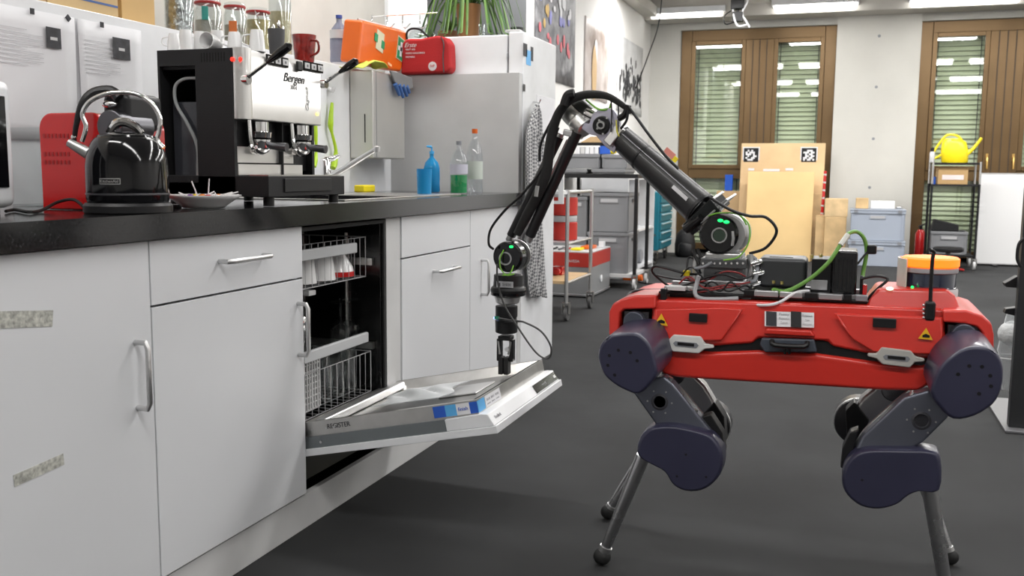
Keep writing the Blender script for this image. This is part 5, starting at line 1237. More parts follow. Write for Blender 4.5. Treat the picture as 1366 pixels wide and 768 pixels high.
for o, e in ((ub, -1), (ua, 1)):
    build('end_collar', MB().cyl(o - u * .008 * -e * 0, o + u * .010 * e, (rt if e < 0 else rt1) * 1.03, n=36), satin if e < 0 else black, ut, bevel=.001)
bar('shoulder_bracket', (924, 302), (961, 268), 20, .075, mat('bracket_black', (.02, .022, .022), .25, .4), .003)
bar('bracket_edge', (938, 296), (976, 262), 3, .08, satin, .001)
bar('bracket_edge', (918, 297), (958, 260), 3, .08, satin, .001)
bar('shoulder_link', (934, 284), (962, 306), 34, .07, black, .004)
build('release_handle', MB().tube([A(915, 306, -.05), A(925, 298, -.05), A(935, 290, -.05)], [.012, .011, .009], 10), black, rob)
# elbow
adisc(807, 168, 12.5, -.045, -.02, black, 'elbow_hub', bevel=.002)
eh = adisc(807, 168, 6, -.05, -.044, satin, 'elbow_cap'); adisc(807, 168, 3, -.0525, -.05, black, 'elbow_pin', eh)
for k in range(6): a = k * pi / 3 + .3; q = A(807, 168, -.0455) + V((.022 * math.cos(a), 0, .022 * math.sin(a))); build('bolt', MB().cyl(q, q - Y1 * .002, .003, n=8), satin, eh)
lil = mat('lilac_anodised', (.52, .52, .62), .35, .5)
ring = []
for k in range(13): a = math.radians(60 + 190 * k / 12); ring.append((807 + 21 * math.cos(a), 168 - 21 * math.sin(a)))
ep = [(777, 164), (777, 173), (786, 177), (793, 177)] 
m = MB().prism([A(x, y, -.035) for x, y in ((776, 163), (786, 165), (790, 152), (798, 146), (810, 143), (819, 147), (827, 158), (828, 178), (819, 204), (808, 196), (795, 181), (786, 179), (776, 172))], (0, .014, 0))
build('elbow_plate', m, lil, rob, bevel=.002)
m = MB().prism([A(x, y, .03) for x, y in ((776, 163), (786, 165), (790, 152), (798, 146), (810, 143), (819, 147), (827, 158), (828, 178), (819, 204), (808, 196), (795, 181), (786, 179), (776, 172))], (0, .014, 0))
build('elbow_plate', m, lil, rob, bevel=.002)
em = build('elbow_motor', MB().lathe([(.024, -.05), (.034, -.045), (.036, -.01), (.033, -.006), (.033, .03), (.028, .036)], A(770, 158), 28, A=(u * -1 + Z1 * .1 - Y1 * .0).normalized()), mat('motor_silver', (.6, .6, .58), .3, .9), rob, bevel=.002)
build('motor_ring', MB().cyl(A(783, 150, -.01), A(798, 158, -.01), .018), chrome, em, bevel=.003)
build('elbow_housing', MB().obox(A(782, 146, .01), (.075, .06, .035), u, Wn), mat('housing_dark', (.03, .033, .03), .35), rob, bevel=.008)
build('elbow_core', MB().cyl(A(807, 168, -.02), A(807, 168, .045), .03), darksteel, rob, bevel=.003)
build('elbow_clevis', MB().obox(A(826, 184, 0), (.03, .075, .06), u, Wn), satin, rob, bevel=.004)
cable('green_wire', [(782, 133, 2.60), (790, 140, 2.59), (800, 146, 2.58), (812, 145, 2.58), (815, 138, 2.58)], .003, greenw)
cable('green_wire', [(822, 160, 2.55), (823, 175, 2.55), (826, 182, 2.55)], .002, mat('yellow_wire', (.6, .55, .05), .5))
for x in (815, 824): cable('black_cable', [(x, 132, 2.58), (x + 1, 150, 2.57), (x, 176, 2.56)], .002, black)
# forearm
fa0, fa1 = A(760, 176), A(690, 326)
for (p0, p1, rr, off) in (((746, 182), (682, 314), 6.5, .02), ((770, 176), (707, 314), 7.5, -.02)):
    a = A(*p0, off); b = A(*p1, off); r = rr * dep(a) / F
    ft = build('forearm_tube', MB().cyl(a, b, r, n=20), carbon, rob)
    d = (b - a).normalized(); build('tube_end', MB().cyl(a - d * .012, a + d * .012, r * .8, n=16), satin, ft); build('tube_end', MB().cyl(b - d * .002, b + d * .018, r * .8, n=16), satin, ft)
build('inner_rod', MB().cyl(A(757, 186, .03), A(696, 316, .03), .003, n=10), satin, rob)
build('forearm_yoke', MB().obox(A(765, 179, 0), (.045, .07, .018), V((.045, 0, -.012)), None), satin, rob, bevel=.004)
# cable bundle over the elbow
bund = MB().tube([A(x, y, o) for x, y, o in ((842, 150, -.03), (830, 140, -.04), (812, 129, -.05), (795, 126, -.06), (778, 127, -.06), (760, 134, -.06), (746, 150, -.06), (737, 175, -.06), (732, 205, -.06), (728, 232, -.06), (716, 262, -.05), (703, 287, -.045), (690, 312, -.045))],
                 [.006, .008, .0095, .011, .0115, .012, .013, .014, .015, .016, .015, .015, .012], 14, 6)
build('cable_bundle', bund, mat('braided_sleeve', (.012, .012, .012), .75, bump=(500, .6)), rob)
cable('black_cable', [(766, 124, 2.58), (757, 127, 2.58), (752, 140, 2.58)], .012, rubber)
cable('black_cable', [(838, 142, 2.50), (850, 158, 2.50), (866, 180, 2.49), (888, 208, 2.47), (905, 225, 2.46)], .0038, black)
cable('black_cable', [(838, 146, 2.50), (836, 160, 2.50), (828, 172, 2.50)], .0035, black)
build('cable_bundle', MB().tube([A(x, y, -.035) for x, y in ((838, 140), (834, 152), (826, 158))], .009, 8, 3), black, rob)
cable('tied_leads', [(742, 150, 2.62), (722, 190, 2.64), (720, 215, 2.64)], .004, black)
cable('black_cable', [(745, 170, 2.62), (726, 220, 2.62), (700, 255, 2.62), (674, 280, 2.62), (655, 305, 2.64), (652, 325, 2.64), (658, 332, 2.66)], .0038, black)
cable('cable_connector', [(715, 262, 2.61), (717, 248, 2.61)], .006, satin, sm=0)
tp = A(899, 212, -.06)
build('warning_tag', MB().obox(A(892, 206, -.03) + Wn * .004, (.034, .003, .016), u, Wn), mat('tag_pink', (.7, .25, .2), .5), rob)
build('warning_tag', MB().obox(A(898, 213, -.03) + Wn * .004, (.02, .003, .014), u, Wn), yellow, rob)
# wrist
wr_ = adisc(683, 341, 21, -.045, .04, blackg, 'wrist_motor', bevel=.003)
adisc(681, 343, 9, -.049, -.044, satin, 'face_ring', wr_, prof=lambda r: [(r * .8, -.044), (r * .82, -.049), (r, -.049), (r, -.044)])
adisc(681, 343, 7, -.0465, -.044, grey, 'face_lens', wr_)
build('led', MB().ball(A(682, 329, -.047), .005, (1.3, .4, .8)), greenl, wr_)
build('led', MB().ball(A(663, 350, -.05), .0035), yell, wr_)
build('wrist_band', MB().lathe([(.0, 0)] * 0 + [(21 * dep(A(700, 341)) / F, 0), (21 * dep(A(700, 341)) / F, .006)], A(688, 340, .02), 32, A=(0, 1, 0)), satin, wr_)
cable('green_wire', [(672, 333, 2.68), (667, 345, 2.67), (668, 358, 2.67), (676, 367, 2.67), (686, 365, 2.67)], .002, greenw, par=rob)
cable('green_wire', [(685, 354, 2.68), (680, 365, 2.67), (670, 367, 2.67)], .002, greenw)
build('wrist_body', MB().lathe([(.040, .0), (.052, .006), (.055, .018), (.052, .026), (.046, .03), (.044, .065)], A(678, 394), 36), black, rob, bevel=.002)
wb_ = build('wrist_collar', MB().lathe([(.050, 0), (.0535, .002), (.0535, .010), (.048, .014)], A(678, 392) - Z1 * .004, 36), blackg, rob)
q = A(675, 379, -.051); build('label_plate', MB().box(q.x - .030, q.x + .022, q.y - .002, q.y + .003, q.z - .010, q.z + .008), alu, rob, label='silver printed label plate'); text('▮ 51020', q + V((-.004, -.0028, -.001)), X1, Z1, .011, darkprint, rob)
build('wrist_flange', MB().lathe([(.028, -.004), (.036, 0), (.040, .018)], A(677, 404) + Z1 * .002, 32), satin, rob)
build('gripper_body', MB().lathe([(.026, 0), (.034, .003), (.035, .040), (.031, .043), (.031, .050), (.034, .052), (.034, .085)], A(675.5, 444), 32), black, rob, bevel=.002)
q = A(671, 424, -.036); build('circuit_strip', MB().box(q.x - .028, q.x + .006, q.y, q.y + .003, q.z - .005, q.z + .004), mat('pcb_green', (.02, .22, .12), .4), rob); build('led', MB().ball(A(660, 424, -.036), .004), mat('blue_led', (.3, .45, 1), .5, emit=4), rob)
gy = -.0
gp = build('gripper_palm', MB().obox(A(675, 450), (.04, .04, .014), X1, Z1), black, rob, bevel=.003)
for sgn in (-1, 1):
    c0 = A(675, 450) + V((.012 * sgn, .0, 0)); kk = dep(c0) / F
    f1 = build('finger', MB().obox(c0 + V((.008 * sgn, 0, -.038)), (.013, .026, .07), X1, Z1), blackg, rob, bevel=.003)
    build('finger_tip', MB().obox(A(673, 487) + V((.009 * sgn, 0, 0)), (.015, .03, .055), X1, V((.0, 0, 1))), rubber, f1, bevel=.003)
    build('finger_link', MB().cyl(c0 + V((.008 * sgn, -.014, -.01)), c0 + V((.002 * sgn, -.016, -.05)), .0035, n=8), satin, f1)
m = A(676, 466, -.018); build('finger_joint', MB().cyl(m, m + Y1 * .03, .007), chrome, rob)
cable('camera_cable', [(663, 352, 2.66), (664, 375, 2.66), (672, 405, 2.67), (692, 438, 2.68), (715, 470, 2.68), (731, 478, 2.68), (735, 463, 2.68), (722, 442, 2.68), (700, 430, 2.68), (688, 428, 2.69), (665, 424, 2.69)], .0030, mat('dark_grey_lead', (.05, .05, .05), .4))
tg = MB()

# ================================================================ BACKGROUND
def crate(x0, x1, y0, y1, z0, z1, label, m_=eurog, lid=False, group=None, cls='-y'):
    t = thing('crate', ((x0 + x1) / 2, (y0 + y1) / 2, z0), label, 'crate', group)
    m = MB(); th = .012; rim = .03; h = z1 - z0
    m.box(x0 + .01, x1 - .01, y0 + .01, y0 + .01 + th, z0, z1 - .002).box(x0 + .01, x1 - .01, y1 - .01 - th, y1 - .01, z0, z1 - .002).box(x0 + .01, x0 + .01 + th, y0 + .01 + th, y1 - .01 - th, z0, z1 - .002).box(x1 - .01 - th, x1 - .01, y0 + .01 + th, y1 - .01 - th, z0, z1 - .002)
    m.box(x0 + .022, x1 - .022, y0 + .022, y1 - .022, z0, z0 + .01)
    build('body', m, m_, t, bevel=.003)
    m = MB(); m.box(x0, x1, y0, y0 + .022, z1 - rim, z1).box(x0, x1, y1 - .022, y1, z1 - rim, z1).box(x0, x0 + .022, y0 + .022, y1 - .022, z1 - rim, z1).box(x1 - .022, x1, y0 + .022, y1 - .022, z1 - rim, z1)
    build('rim', m, m_, t, bevel=.004)
    m = MB()
    for f in (.03, .97): x = x0 + .01 + (x1 - x0 - .02) * f; m.box(x - .008, x + .008, y0 + .003, y0 + .01, z0 + .01, z1 - rim)
    for f in (.05, .95): y = y0 + .01 + (y1 - y0 - .02) * f; m.box(x1 - .01, x1 - .003, y - .008, y + .008, z0 + .01, z1 - rim)
    build('corner_rib', m, m_, t, stuff=True)
    cx = (x0 + x1) / 2; hw = min(.075, (x1 - x0) * .22)
    if h > .15:
        build('grip_frame', MB().box(cx - hw - .01, cx + hw + .01, y0 + .004, y0 + .0095, z1 - rim - .06, z1 - rim - .012), m_, t, bevel=.003)
        build('grip_slot', MB().box(cx - hw, cx + hw, y0 + .002, y0 + .0038, z1 - rim - .05, z1 - rim - .022), mat('grip_pale', (.42, .42, .43), .5), t)
        cy = (y0 + y1) / 2; build('grip_slot', MB().box(x1 - .0038, x1 - .002, cy - .05, cy + .05, z1 - rim - .05, z1 - rim - .022), mat('grip_dark', (.06, .06, .065), .5), t)
    if lid:
        build('lid', MB().box(x0 - .003, x1 + .003, y0 - .003, y1 + .003, z1 + .001, z1 + .018), m_, t, bevel=.004)
        for xx in (x0 + .06, x1 - .06): build('clasp', MB().box(xx - .02, xx + .02, y0 - .008, y0 - .0035, z1 - .02, z1 + .012), grey, t)
    return t
def caster(parent, x, y, ztop, r=.045, m_=None):
    m_ = m_ or mat('wheel_grey', (.3, .3, .31), .5)
    c = build('caster', MB().lathe([(r * .55, -.016), (r, -.012), (r, .012), (r * .55, .016)], (x, y + .015, r + .0005), 20, A=(1, 0, 0)), m_, parent, bevel=.002)
    build('hub', MB().lathe([(.012, -.019), (.012, .019)], (x, y + .015, r), 12, A=(1, 0, 0)), chrome, c)
    build('fork', MB().box(x - .024, x - .0195, y - .018, y + .03, r, 2 * r + .012).box(x + .0195, x + .024, y - .018, y + .03, r, 2 * r + .012).box(x - .024, x + .024, y - .018, y + .03, 2 * r + .012, ztop), steel, c)
# flight case
XC = -1.87
q0 = P(788, 398, Z=0); q1 = P(824, 380, Z=0); cy0 = 7.33; cy1 = 7.98
fx0 = -2.34
t = thing('flight_case', (-2.1, 7.65, 0), 'silver equipment case with red band under its rim and cluttered top', 'case')
zc1 = P(788, 352, Y=cy0).z; zr0 = P(788, 357, Y=cy0).z; zr1 = P(788, 338, Y=cy0).z
zr1 = max(zr1, zr0 + .07)
build('body', MB().box(fx0, XC, cy0, cy1, .03, zr0), mat('case_silver', (.36, .37, .38), .4, .5), t, bevel=.003)
build('red_band', MB().box(fx0 - .002, XC + .002, cy0 - .002, cy1 + .002, zr0 + .0005, zr1), mat('band_red', (.42, .03, .02), .45), t, bevel=.003)
build('lid', MB().box(fx0, XC, cy0, cy1, zr1 + .0005, zr1 + .012), lightg, t, bevel=.003)
build('edge_rail', MB().box(fx0, XC + .006, cy0 - .006, cy1 + .004, .012, .0295), alu, t, bevel=.002)
build('clasp', MB().lathe([(.03, 0), (.032, .006), (.02, .01)], (XC + .001, 7.66, zr0 - .12), 20, A=(1, 0, 0)), whiteg, t)
m = MB()
for x, y in ((XC - .05, cy0 + .06), (XC - .05, cy1 - .06), (fx0 + .05, cy0 + .06), (fx0 + .05, cy1 - .06)): m.cyl((x, y, .0005), (x, y, .0118), .02, n=10)
build('foot', m, rubber, t)
text('LAVESA', (-2.02, cy0 - .0024, (zr0 + zr1) / 2 - .01), X1, Z1, .032, lightg, t)
zl = zr1 + .013
tag(build('screwdriver_tray', MB().box(-2.02, -1.93, 7.55, 7.75, zl, zl + .025), orange, bevel=.006), 'small orange tray on top of the silver case', 'tray')
tag(build('yellow_pad', MB().box(-2.06, -1.98, 7.40, 7.53, zl, zl + .018), yellow, bevel=.006), 'small yellow pad on top of the silver case', 'pad')
tag(build('white_adapter', MB().box(-1.93, -1.885, 7.80, 7.86, zl, zl + .05), whiteg, bevel=.004), 'white socket adapter on the far corner of the silver case', 'adapter')
for k in range(4):
    x = -2.26 + k * .055; tag(build('hand_tool', MB().tube([(x, 7.37, zl + .008), (x + .02, 7.45, zl + .014), (x - .01, 7.53, zl + .010)], [.009, .006, .008], 8, 3), (black, black, darksteel, redm, black)[k]), ('black pliers-like tool on the silver case, first from left', 'black tool on the silver case, second from left', 'dark metal tool on the silver case, middle of the row', 'red-handled tool on the silver case', 'black tool on the silver case nearest its corner')[k], 'tool')
# tall crate trolley behind it (black frame with casters)
TX0, TX1, TY0, TY1 = -2.33, -1.665, 8.02, 8.53
t = thing('rack_trolley', (-2.0, 8.3, 0), 'black wheeled storage rack loaded with grey crates', 'rack')
zt1 = P(846, 238, Y=TY0).z; zt2 = P(800, 192, Y=TY0).z
m = MB()
for (x, y, zt_) in ((TX1, TY0, zt1 + .0), (TX1, TY1, zt1 + .0), (TX0 + .02, TY0, zt1), (TX0 + .02, TY1, zt1)):
    build('post', MB().box(x - .014, x + .014, y - .014, y + .014, .13, zt_), blackm, t, bevel=.002)
build('shelf', MB().box(TX0 + .005, TX1 + .014, TY0 - .014, TY1 + .014, zt1 + .001, zt1 + .035), blackm, t, bevel=.002)
build('shelf', MB().box(TX0 + .035, TX1 - .015, TY0, TY1, .10, .13), lightg, t, bevel=.002)
for x, y in ((TX1, TY0), (TX1, TY1), (TX0 + .03, TY0), (TX0 + .03, TY1)): caster(t, x, y, .13, .05, lightg)
Lx, Rx = P(786, 300, Y=TY0 + .03).x, P(838, 300, Y=TY0 + .03).x
Lx2 = P(746, 300, Y=TY0 + .03).x
za = P(800, 309, Y=TY0 + .03).z; zb2 = P(800, 257, Y=TY0 + .03).z
crate(Lx, Rx, TY0 + .03, TY1 - .03, za, zb2, 'large grey crate with pale grip under the rack shelf, on top of another crate')
crate(Lx - .02, Rx + .005, TY0 + .03, TY1 - .03, .131, za - .004, 'large grey crate lowest in the black wheeled rack')
crate(TX0 + .045, Lx - .024, TY0 + .03, TY1 - .03, .131, P(760, 262, Y=TY0 + .03).z, 'tall grey crate partly hidden behind the red and white canister')
z = zt1 + .036
def cr(px0, px1, pyt, zb_, lab, m_=eurog, d=.42, y=TY0 - .005):
    a = P(px0, 220, Y=y).x; b = P(px1, 220, Y=y).x; zt_ = P((px0 + px1) / 2, pyt, Y=y).z; crate(a, b, y, y + d, zb_, zt_, lab, m_); return zt_
z2 = cr(744, 783, 225, z, 'low grey crate on the rack shelf, left of two'); cr(789, 834, 225, z, 'low grey crate with a pale slot on the rack shelf, right of two')
z3 = cr(750, 800, 205, z2 + .003, 'upper low grey crate with printed marks, left one'); z3 = cr(802, 836, 206, z2 + .003, 'upper low grey crate, right one by the yellow clasp')
# things on top under the upper board
y = TY0
for k in range(5):
    a = P(768 + k * 6.2, 200, Y=y).x; b = P(773.5 + k * 6.2, 200, Y=y).x
    tag(build('carton', MB().box(a, b, y, y + .2, z3 + .004, z3 + .065), (paper, lightg, whiteg, paper, whiteg)[k], bevel=.003), ('leftmost', 'second', 'middle', 'fourth', 'rightmost')[k] + ' small white carton in the row on top of the grey crates', 'box', 'white cartons on the top crates')
a = P(800, 200, Y=y).x; b = P(814, 200, Y=y).x
tag(build('blue_carton', MB().box(a, b, y, y + .15, z3 + .004, z3 + .075), mat('royal_blue', (.02, .1, .5), .5), bevel=.003), 'blue box at the end of the white cartons', 'box')
tag(build('yellow_bag', MB().ball((b + .01, y - .0 + .03, z3 + .026), .028, (1.6, .8, .8)), yellow), 'yellow bag beside the blue box on the top crates', 'bag')
a = P(762, 188, Y=y).x; b = P(812, 188, Y=y).x
t = thing('lidded_box', ((a + b) / 2, y + .1, z3 + .08), 'long black lid with a brown carton on it under the robot elbow', 'box')
build('lid', MB().box(a, b, y - .01, y + .2, z3 + .080, z3 + .100), blackm, t, bevel=.003)
build('carton', MB().prism([(a + .08, y, z3 + .101), (b - .03, y, z3 + .101), (b - .06, y, z3 + .155), (a + .17, y, z3 + .15)], (0, .18, 0)), card, t, bevel=.002)
# white open shelf behind
WX = -1.89
wy0, wy1 = 8.75, 10.05
zw = P(874, 235, X=WX).z
t = thing('bookshelf', (-2.1, 9.4, 0), 'white open shelf unit behind the black wheeled rack', 'shelf')
for yy in (wy0, wy0 + .45, wy1 - .02): build('side_panel', MB().box(XL + .02, WX, yy, yy + .02, .001, zw), whiteg, t, bevel=.001)
for z in (.05, .42, zw - .03): build('shelf_board', MB().box(XL + .02, WX - .002, wy0 + .021, wy1 - .021, z, z + .022) if False else MB().box(XL + .02, WX - .002, wy0 + .471, wy1 - .021, z, z + .022).box(XL + .02, WX - .002, wy0 + .021, wy0 + .449, z, z + .022), whiteg, t)
for k, (yy, zz, mm, lab, nm, ct) in enumerate(((9.35, .0725, black, 'black roll on the lowest white shelf', 'cable_roll', 'roll'), (9.7, .0725, grey, 'grey roll on the lowest white shelf, further back', 'cable_roll', 'roll'))):
    tag(build(nm, MB().cyl((WX - .3, yy, zz + .07), (WX - .05, yy, zz + .07), .069), mm, bevel=.01), lab, ct)
tag(build('paper_bag', MB().box(WX - .3, WX - .06, 9.3, 9.5, .4425, .72), card2, bevel=.02), 'beige paper bag on the middle white shelf', 'bag')
tag(build('orange_pipe', MB().cyl(P(832, 372, Y=8.75) , P(857, 371, Y=8.75), .035), orange, bevel=.003), 'orange tube lying on the floor behind the rack wheels', 'tube')
tag(build('power_brick', MB().box(P(866, 347, Z=0).x - .02, P(888, 347, Z=0).x, 10.22, 10.36, .001, .035), rubber, bevel=.008), 'black power brick on the floor before the teal cabinet', 'adapter')
# teal cabinet
t0 = P(878, 345, Z=0)
ty0_, ty1_ = 10.5, 11.25; TXx = -1.90
t = thing('tool_cabinet', (-2.1, 10.9, 0), 'teal wheeled tool cabinet with drawers against the left wall', 'cabinet')
zt_ = P(885, 256, X=TXx).z
build('body', MB().box(XL + .03, TXx - .02, ty0_, ty1_, .14, zt_), teal, t, bevel=.01)
nz = 6
for k in range(nz):
    za_ = .16 + (zt_ - .18) * k / nz; zb_ = .16 + (zt_ - .18) * (k + 1) / nz - .01
    d = build('drawer', MB().box(TXx - .0195, TXx, ty0_ + .02, ty1_ - .02, za_, zb_), teal, t, bevel=.003)
    build('handle', MB().box(TXx + .0005, TXx + .018, ty0_ + .05, ty1_ - .05, zb_ - .028, zb_ - .012), mat('handle_pale_teal', (.35, .5, .55), .4), d, bevel=.003)
build('side_holes', MB().box(-2.3, -1.95, ty0_ - .002, ty0_ - .0003, .3, .32), darksteel, t)
for x, y in ((TXx - .06, ty0_ + .06), (TXx - .06, ty1_ - .1), (XL + .1, ty0_ + .06), (XL + .1, ty1_ - .1)): caster(t, x, y, .139, .05, rubber)
# dark bag + small stuff by teal
q = P(912, 345, Z=0)
t = thing('backpack', (q.x - .03, 11.45, 0), 'black backpack on the floor right of the teal cabinet', 'bag')
bx_ = q.x - .03
build('main_pouch', MB().loft([[V((bx_ + math.cos(a) * r_ * .8, 11.45 + math.sin(a) * r_ * .6, z)) for a in [k * pi / 10 for k in range(20)]] for r_, z in ((.12, .002), (.15, .03), (.155, .15), (.13, .27), (.06, .33))]), blackm, t, ang=60)
build('front_pocket', MB().loft([[V((bx_ + .02 + math.cos(a) * r_, 11.36 + math.sin(a) * r_ * .5, z)) for a in [k * pi / 8 for k in range(16)]] for r_, z in ((.07, .02), (.09, .05), (.085, .15), (.05, .18))]), black, t, ang=60)
build('carry_loop', MB().tube([(bx_ - .03, 11.45, .325), (bx_ - .02, 11.45, .365), (bx_ + .02, 11.45, .365), (bx_ + .03, 11.45, .325)], .007, 8, 3), black, t)
# front steel trolley
FX = -1.735; fy = (6.14, 6.78)
t = TROL = thing('steel_trolley', (-2.0, 6.45, 0), 'bare steel trolley on casters beside the fridge', 'trolley')
zt_ = P(779, 251, Y=fy[1]).z
for x in (FX, -2.26):
    for y in fy:
        build('post', MB().cyl((x, y, .125), (x, y, zt_), .013, n=14), satin, t); caster(t, x, y, .125, .05, mat('wheel_dark', (.1, .1, .1), .6))
for z in (zt_ - .02,): build('push_bar', MB().tube([(FX, fy[0], z), (FX, fy[1], z), (-2.26, fy[1], z), (-2.26, fy[0], z)], .011, 8, closed=True), satin, t)
zs1, zs2 = P(770, 319, Y=6.5).z, P(760, 370, Y=6.4).z
build('shelf', MB().box(-2.27, FX - .014, fy[0] + .02, fy[1] - .02, zs1 - .02, zs1), alu, t); build('shelf', MB().box(-2.27, FX - .014, fy[0] + .02, fy[1] - .02, zs2 - .02, zs2), wood, t)
for z in (zs1, zs2): build('side_rail', MB().tube([(FX, fy[0], z - .01), (FX, fy[1], z - .01)], .009, 8), satin, t)
# red white canisters
for k in range(2):
    x = P(752, 300, Y=6.42).x; z = zs1 + .001 if k == 0 else zs1 + .171; 
    t = thing('canister', (x, 6.42, z), ('red canister with white lid on the steel trolley, lower of the stack', 'red canister with grey-white lid on the steel trolley, top of the stack')[k], 'canister')
    build('body', MB().lathe([(.09, 0), (.095, .004), (.095, .12), (.088, .125)], (x, 6.42, z), 28), mat('canister_red', (.5, .03, .02), .35), t)
    build('lid', MB().lathe([(.089, .1255), (.092, .13), (.092, .165), (.085, .169)], (x, 6.42, z), 28), lightg, t)
q = P(747, 250, Y=6.0)
a, b = P(741, 272, Y=6.03), P(752, 225, Y=6.03)
build('end_frame', MB().box(-2.0, b.x, 6.03, 6.05, a.z, a.z + .02).box(b.x - .035, b.x, 6.03, 6.05, a.z + .02, b.z + .1).box(-2.0, -1.965, 6.03, 6.05, a.z + .02, b.z + .1).box(-2.0, b.x, 6.05, 6.14, zt_ - .03, zt_ - .01), whiteg, TROL, bevel=.002, label='white narrow frame')
tag(build('red_charger', MB().box(-1.95, -1.87, 6.5, 6.6, zs2 + .001, zs2 + .06).cyl((-1.9, 6.46, zs2 + .03), (-1.9, 6.5, zs2 + .03), .025), redm, bevel=.006), 'small red device on the wooden trolley shelf', 'device')

# boards, timber ---------------------------------------------------
def lean(nm, px0, px1, pyt, yb0, th, m_, label, cat, tilt=.12):
    a = P(px0, 300, Y=yb0); b = P(px1, 300, Y=yb0); zt_ = P((px0 + px1) / 2, pyt, Y=yb0 + tilt).z
    t = thing(nm, ((a.x + b.x) / 2, yb0, 0), label, cat)
    m = MB(); m.add([(x, y + tilt * (z / zt_), z) for z in (.001, zt_) for y in (yb0, yb0 + th) for x in (a.x, b.x)], [(0, 2, 3, 1), (4, 5, 7, 6), (0, 1, 5, 4), (2, 6, 7, 3), (0, 4, 6, 2), (1, 3, 7, 5)])
    build('board', m, m_, t, bevel=.002)
    return t, a.x, b.x, zt_
tb, bx0, bx1, bz = lean('plywood_board', 984, 1096, 191, 11.62, .02, wood, 'large pale plywood board with two black and white markers, leaning by the window', 'board')
def bp(px, py, off=0):
    q = P(px, py, Y=11.62)
    for _ in range(3): q = P(px, py, Y=11.62 + .12 * q.z / bz - off)
    return q
MK = (("010100", "101110", "111010", "010011", "100110", "011100"), ("001110", "111011", "010110", "011011", "110110", "101101"))
for n, (cx, cy) in enumerate(((1002, 207), (1079, 207))):
    q = bp(cx, cy, .004); s = dep(q) / F; h = 9.5 * s; k = build('marker', MB().box(q.x - h * 1.15, q.x + h * 1.15, q.y - .001, q.y + .001, q.z - h * 1.15, q.z + h * 1.15), paper, tb)
    bm_ = MB().box(q.x - h, q.x + h, q.y - .003, q.y - .0012, q.z - h, q.z + h); build('marker_field', bm_, black, k)
    wm = MB(); c = h * 2 / 8
    for r_, row in enumerate(MK[n]):
        for cc, v in enumerate(row):
            if v == '1': wm.box(q.x - h + c * (cc + 1), q.x - h + c * (cc + 2), q.y - .0045, q.y - .0032, q.z + h - c * (r_ + 2), q.z + h - c * (r_ + 1))
    build('marker_cells', wm, paper, k)
for (a_, b_, y_) in ((998, 1006, 226), (1018, 1040, 227), (1048, 1058, 226)):
    A0, B0 = bp(a_, y_, .0035), bp(b_, y_, .0035); build('tape_strip', MB().box(A0.x, B0.x, A0.y - .001, A0.y + .001, A0.z - .012, A0.z + .016), paper, tb)
t, *_ = lean('plywood_board', 994, 1083, 229, 11.42, .018, wood2, 'yellowish plywood board leaning against the marked board', 'board')
t, *_ = lean('timber_board', 1083, 1094, 258, 11.50, .03, pine, 'narrow brown timber board between the plywood and the log blocks', 'board', .1)
a = P(963, 300, Y=11.5)
cxa, cxb = P(955, 300, Y=11.75).x, P(992, 300, Y=11.75).x
zt_ = P(975, 255, Y=11.55).z; tag(build('carton', MB().box(cxa, cxb, 11.72, 11.9, .001, zt_), card, bevel=.004), 'tall brown carton left of the plywood boards', 'box')
def bpx(nm, px0, px1, pyt, Y, d, m_, label, cat, z0=.001, bev=.004, pyb=None):
    a = P(px0, 300, Y=Y).x; b = P(px1, 300, Y=Y).x; zt_ = P((px0 + px1) / 2, pyt, Y=Y).z
    if pyb: z0 = P((px0 + px1) / 2, pyb, Y=Y).z
    return tag(build(nm, MB().box(a, b, Y, Y + d, z0, zt_), m_, bevel=bev), label, cat), zt_
_, zz = bpx('timber_post', 1088, 1100, 287, 11.35, .1, pine, 'narrow pine post standing left of the stacked blocks', 'timber')
o, zz = bpx('timber_block', 1100, 1129, 289, 11.3, .28, pine, 'large pine block standing on the floor, lower of two', 'timber')
bpx('timber_block', 1099, 1130, 265, 11.3, .28, mat('pale_pine', (.64, .46, .25), .6, noise=(9, .2)), 'pale pine block on top of the lower block', 'timber', zz + .001)
# red-white barrier tape strip on window edge
q0, q1 = P(1096, 290, Y=11.46), P(1101, 228, Y=11.50)
tt = MB(); t = thing('barrier_tape', q0, 'red and white striped barrier tape hanging beside the marked board', 'tape')
build('tape', MB().tube([q0, q1], .018, 6), redm, t)
for k in range(6): p = q0.lerp(q1, (k + .5) / 6); build('white_stripe', MB().tube([p - Z1 * .015, p + Z1 * .012], .0185, 6), lightg, t)
# blue folder + paper behind
bpx('blue_folder', 968, 979, 234, 11.88, .05, mat('folder_blue', (.01, .08, .45), .4), 'blue folder standing on the carton by the window', 'folder', zt_ + .001) if False else None
x_ = P(973, 245, Y=11.8).x; tag(build('blue_folder', MB().box(x_ - .05, x_ + .04, 11.76, 11.82, P(975, 255, Y=11.55).z + .002, P(973, 233, Y=11.8).z), mat('folder_blue', (.01, .08, .45), .4), bevel=.003), 'blue folder standing on the brown carton by the window', 'folder')
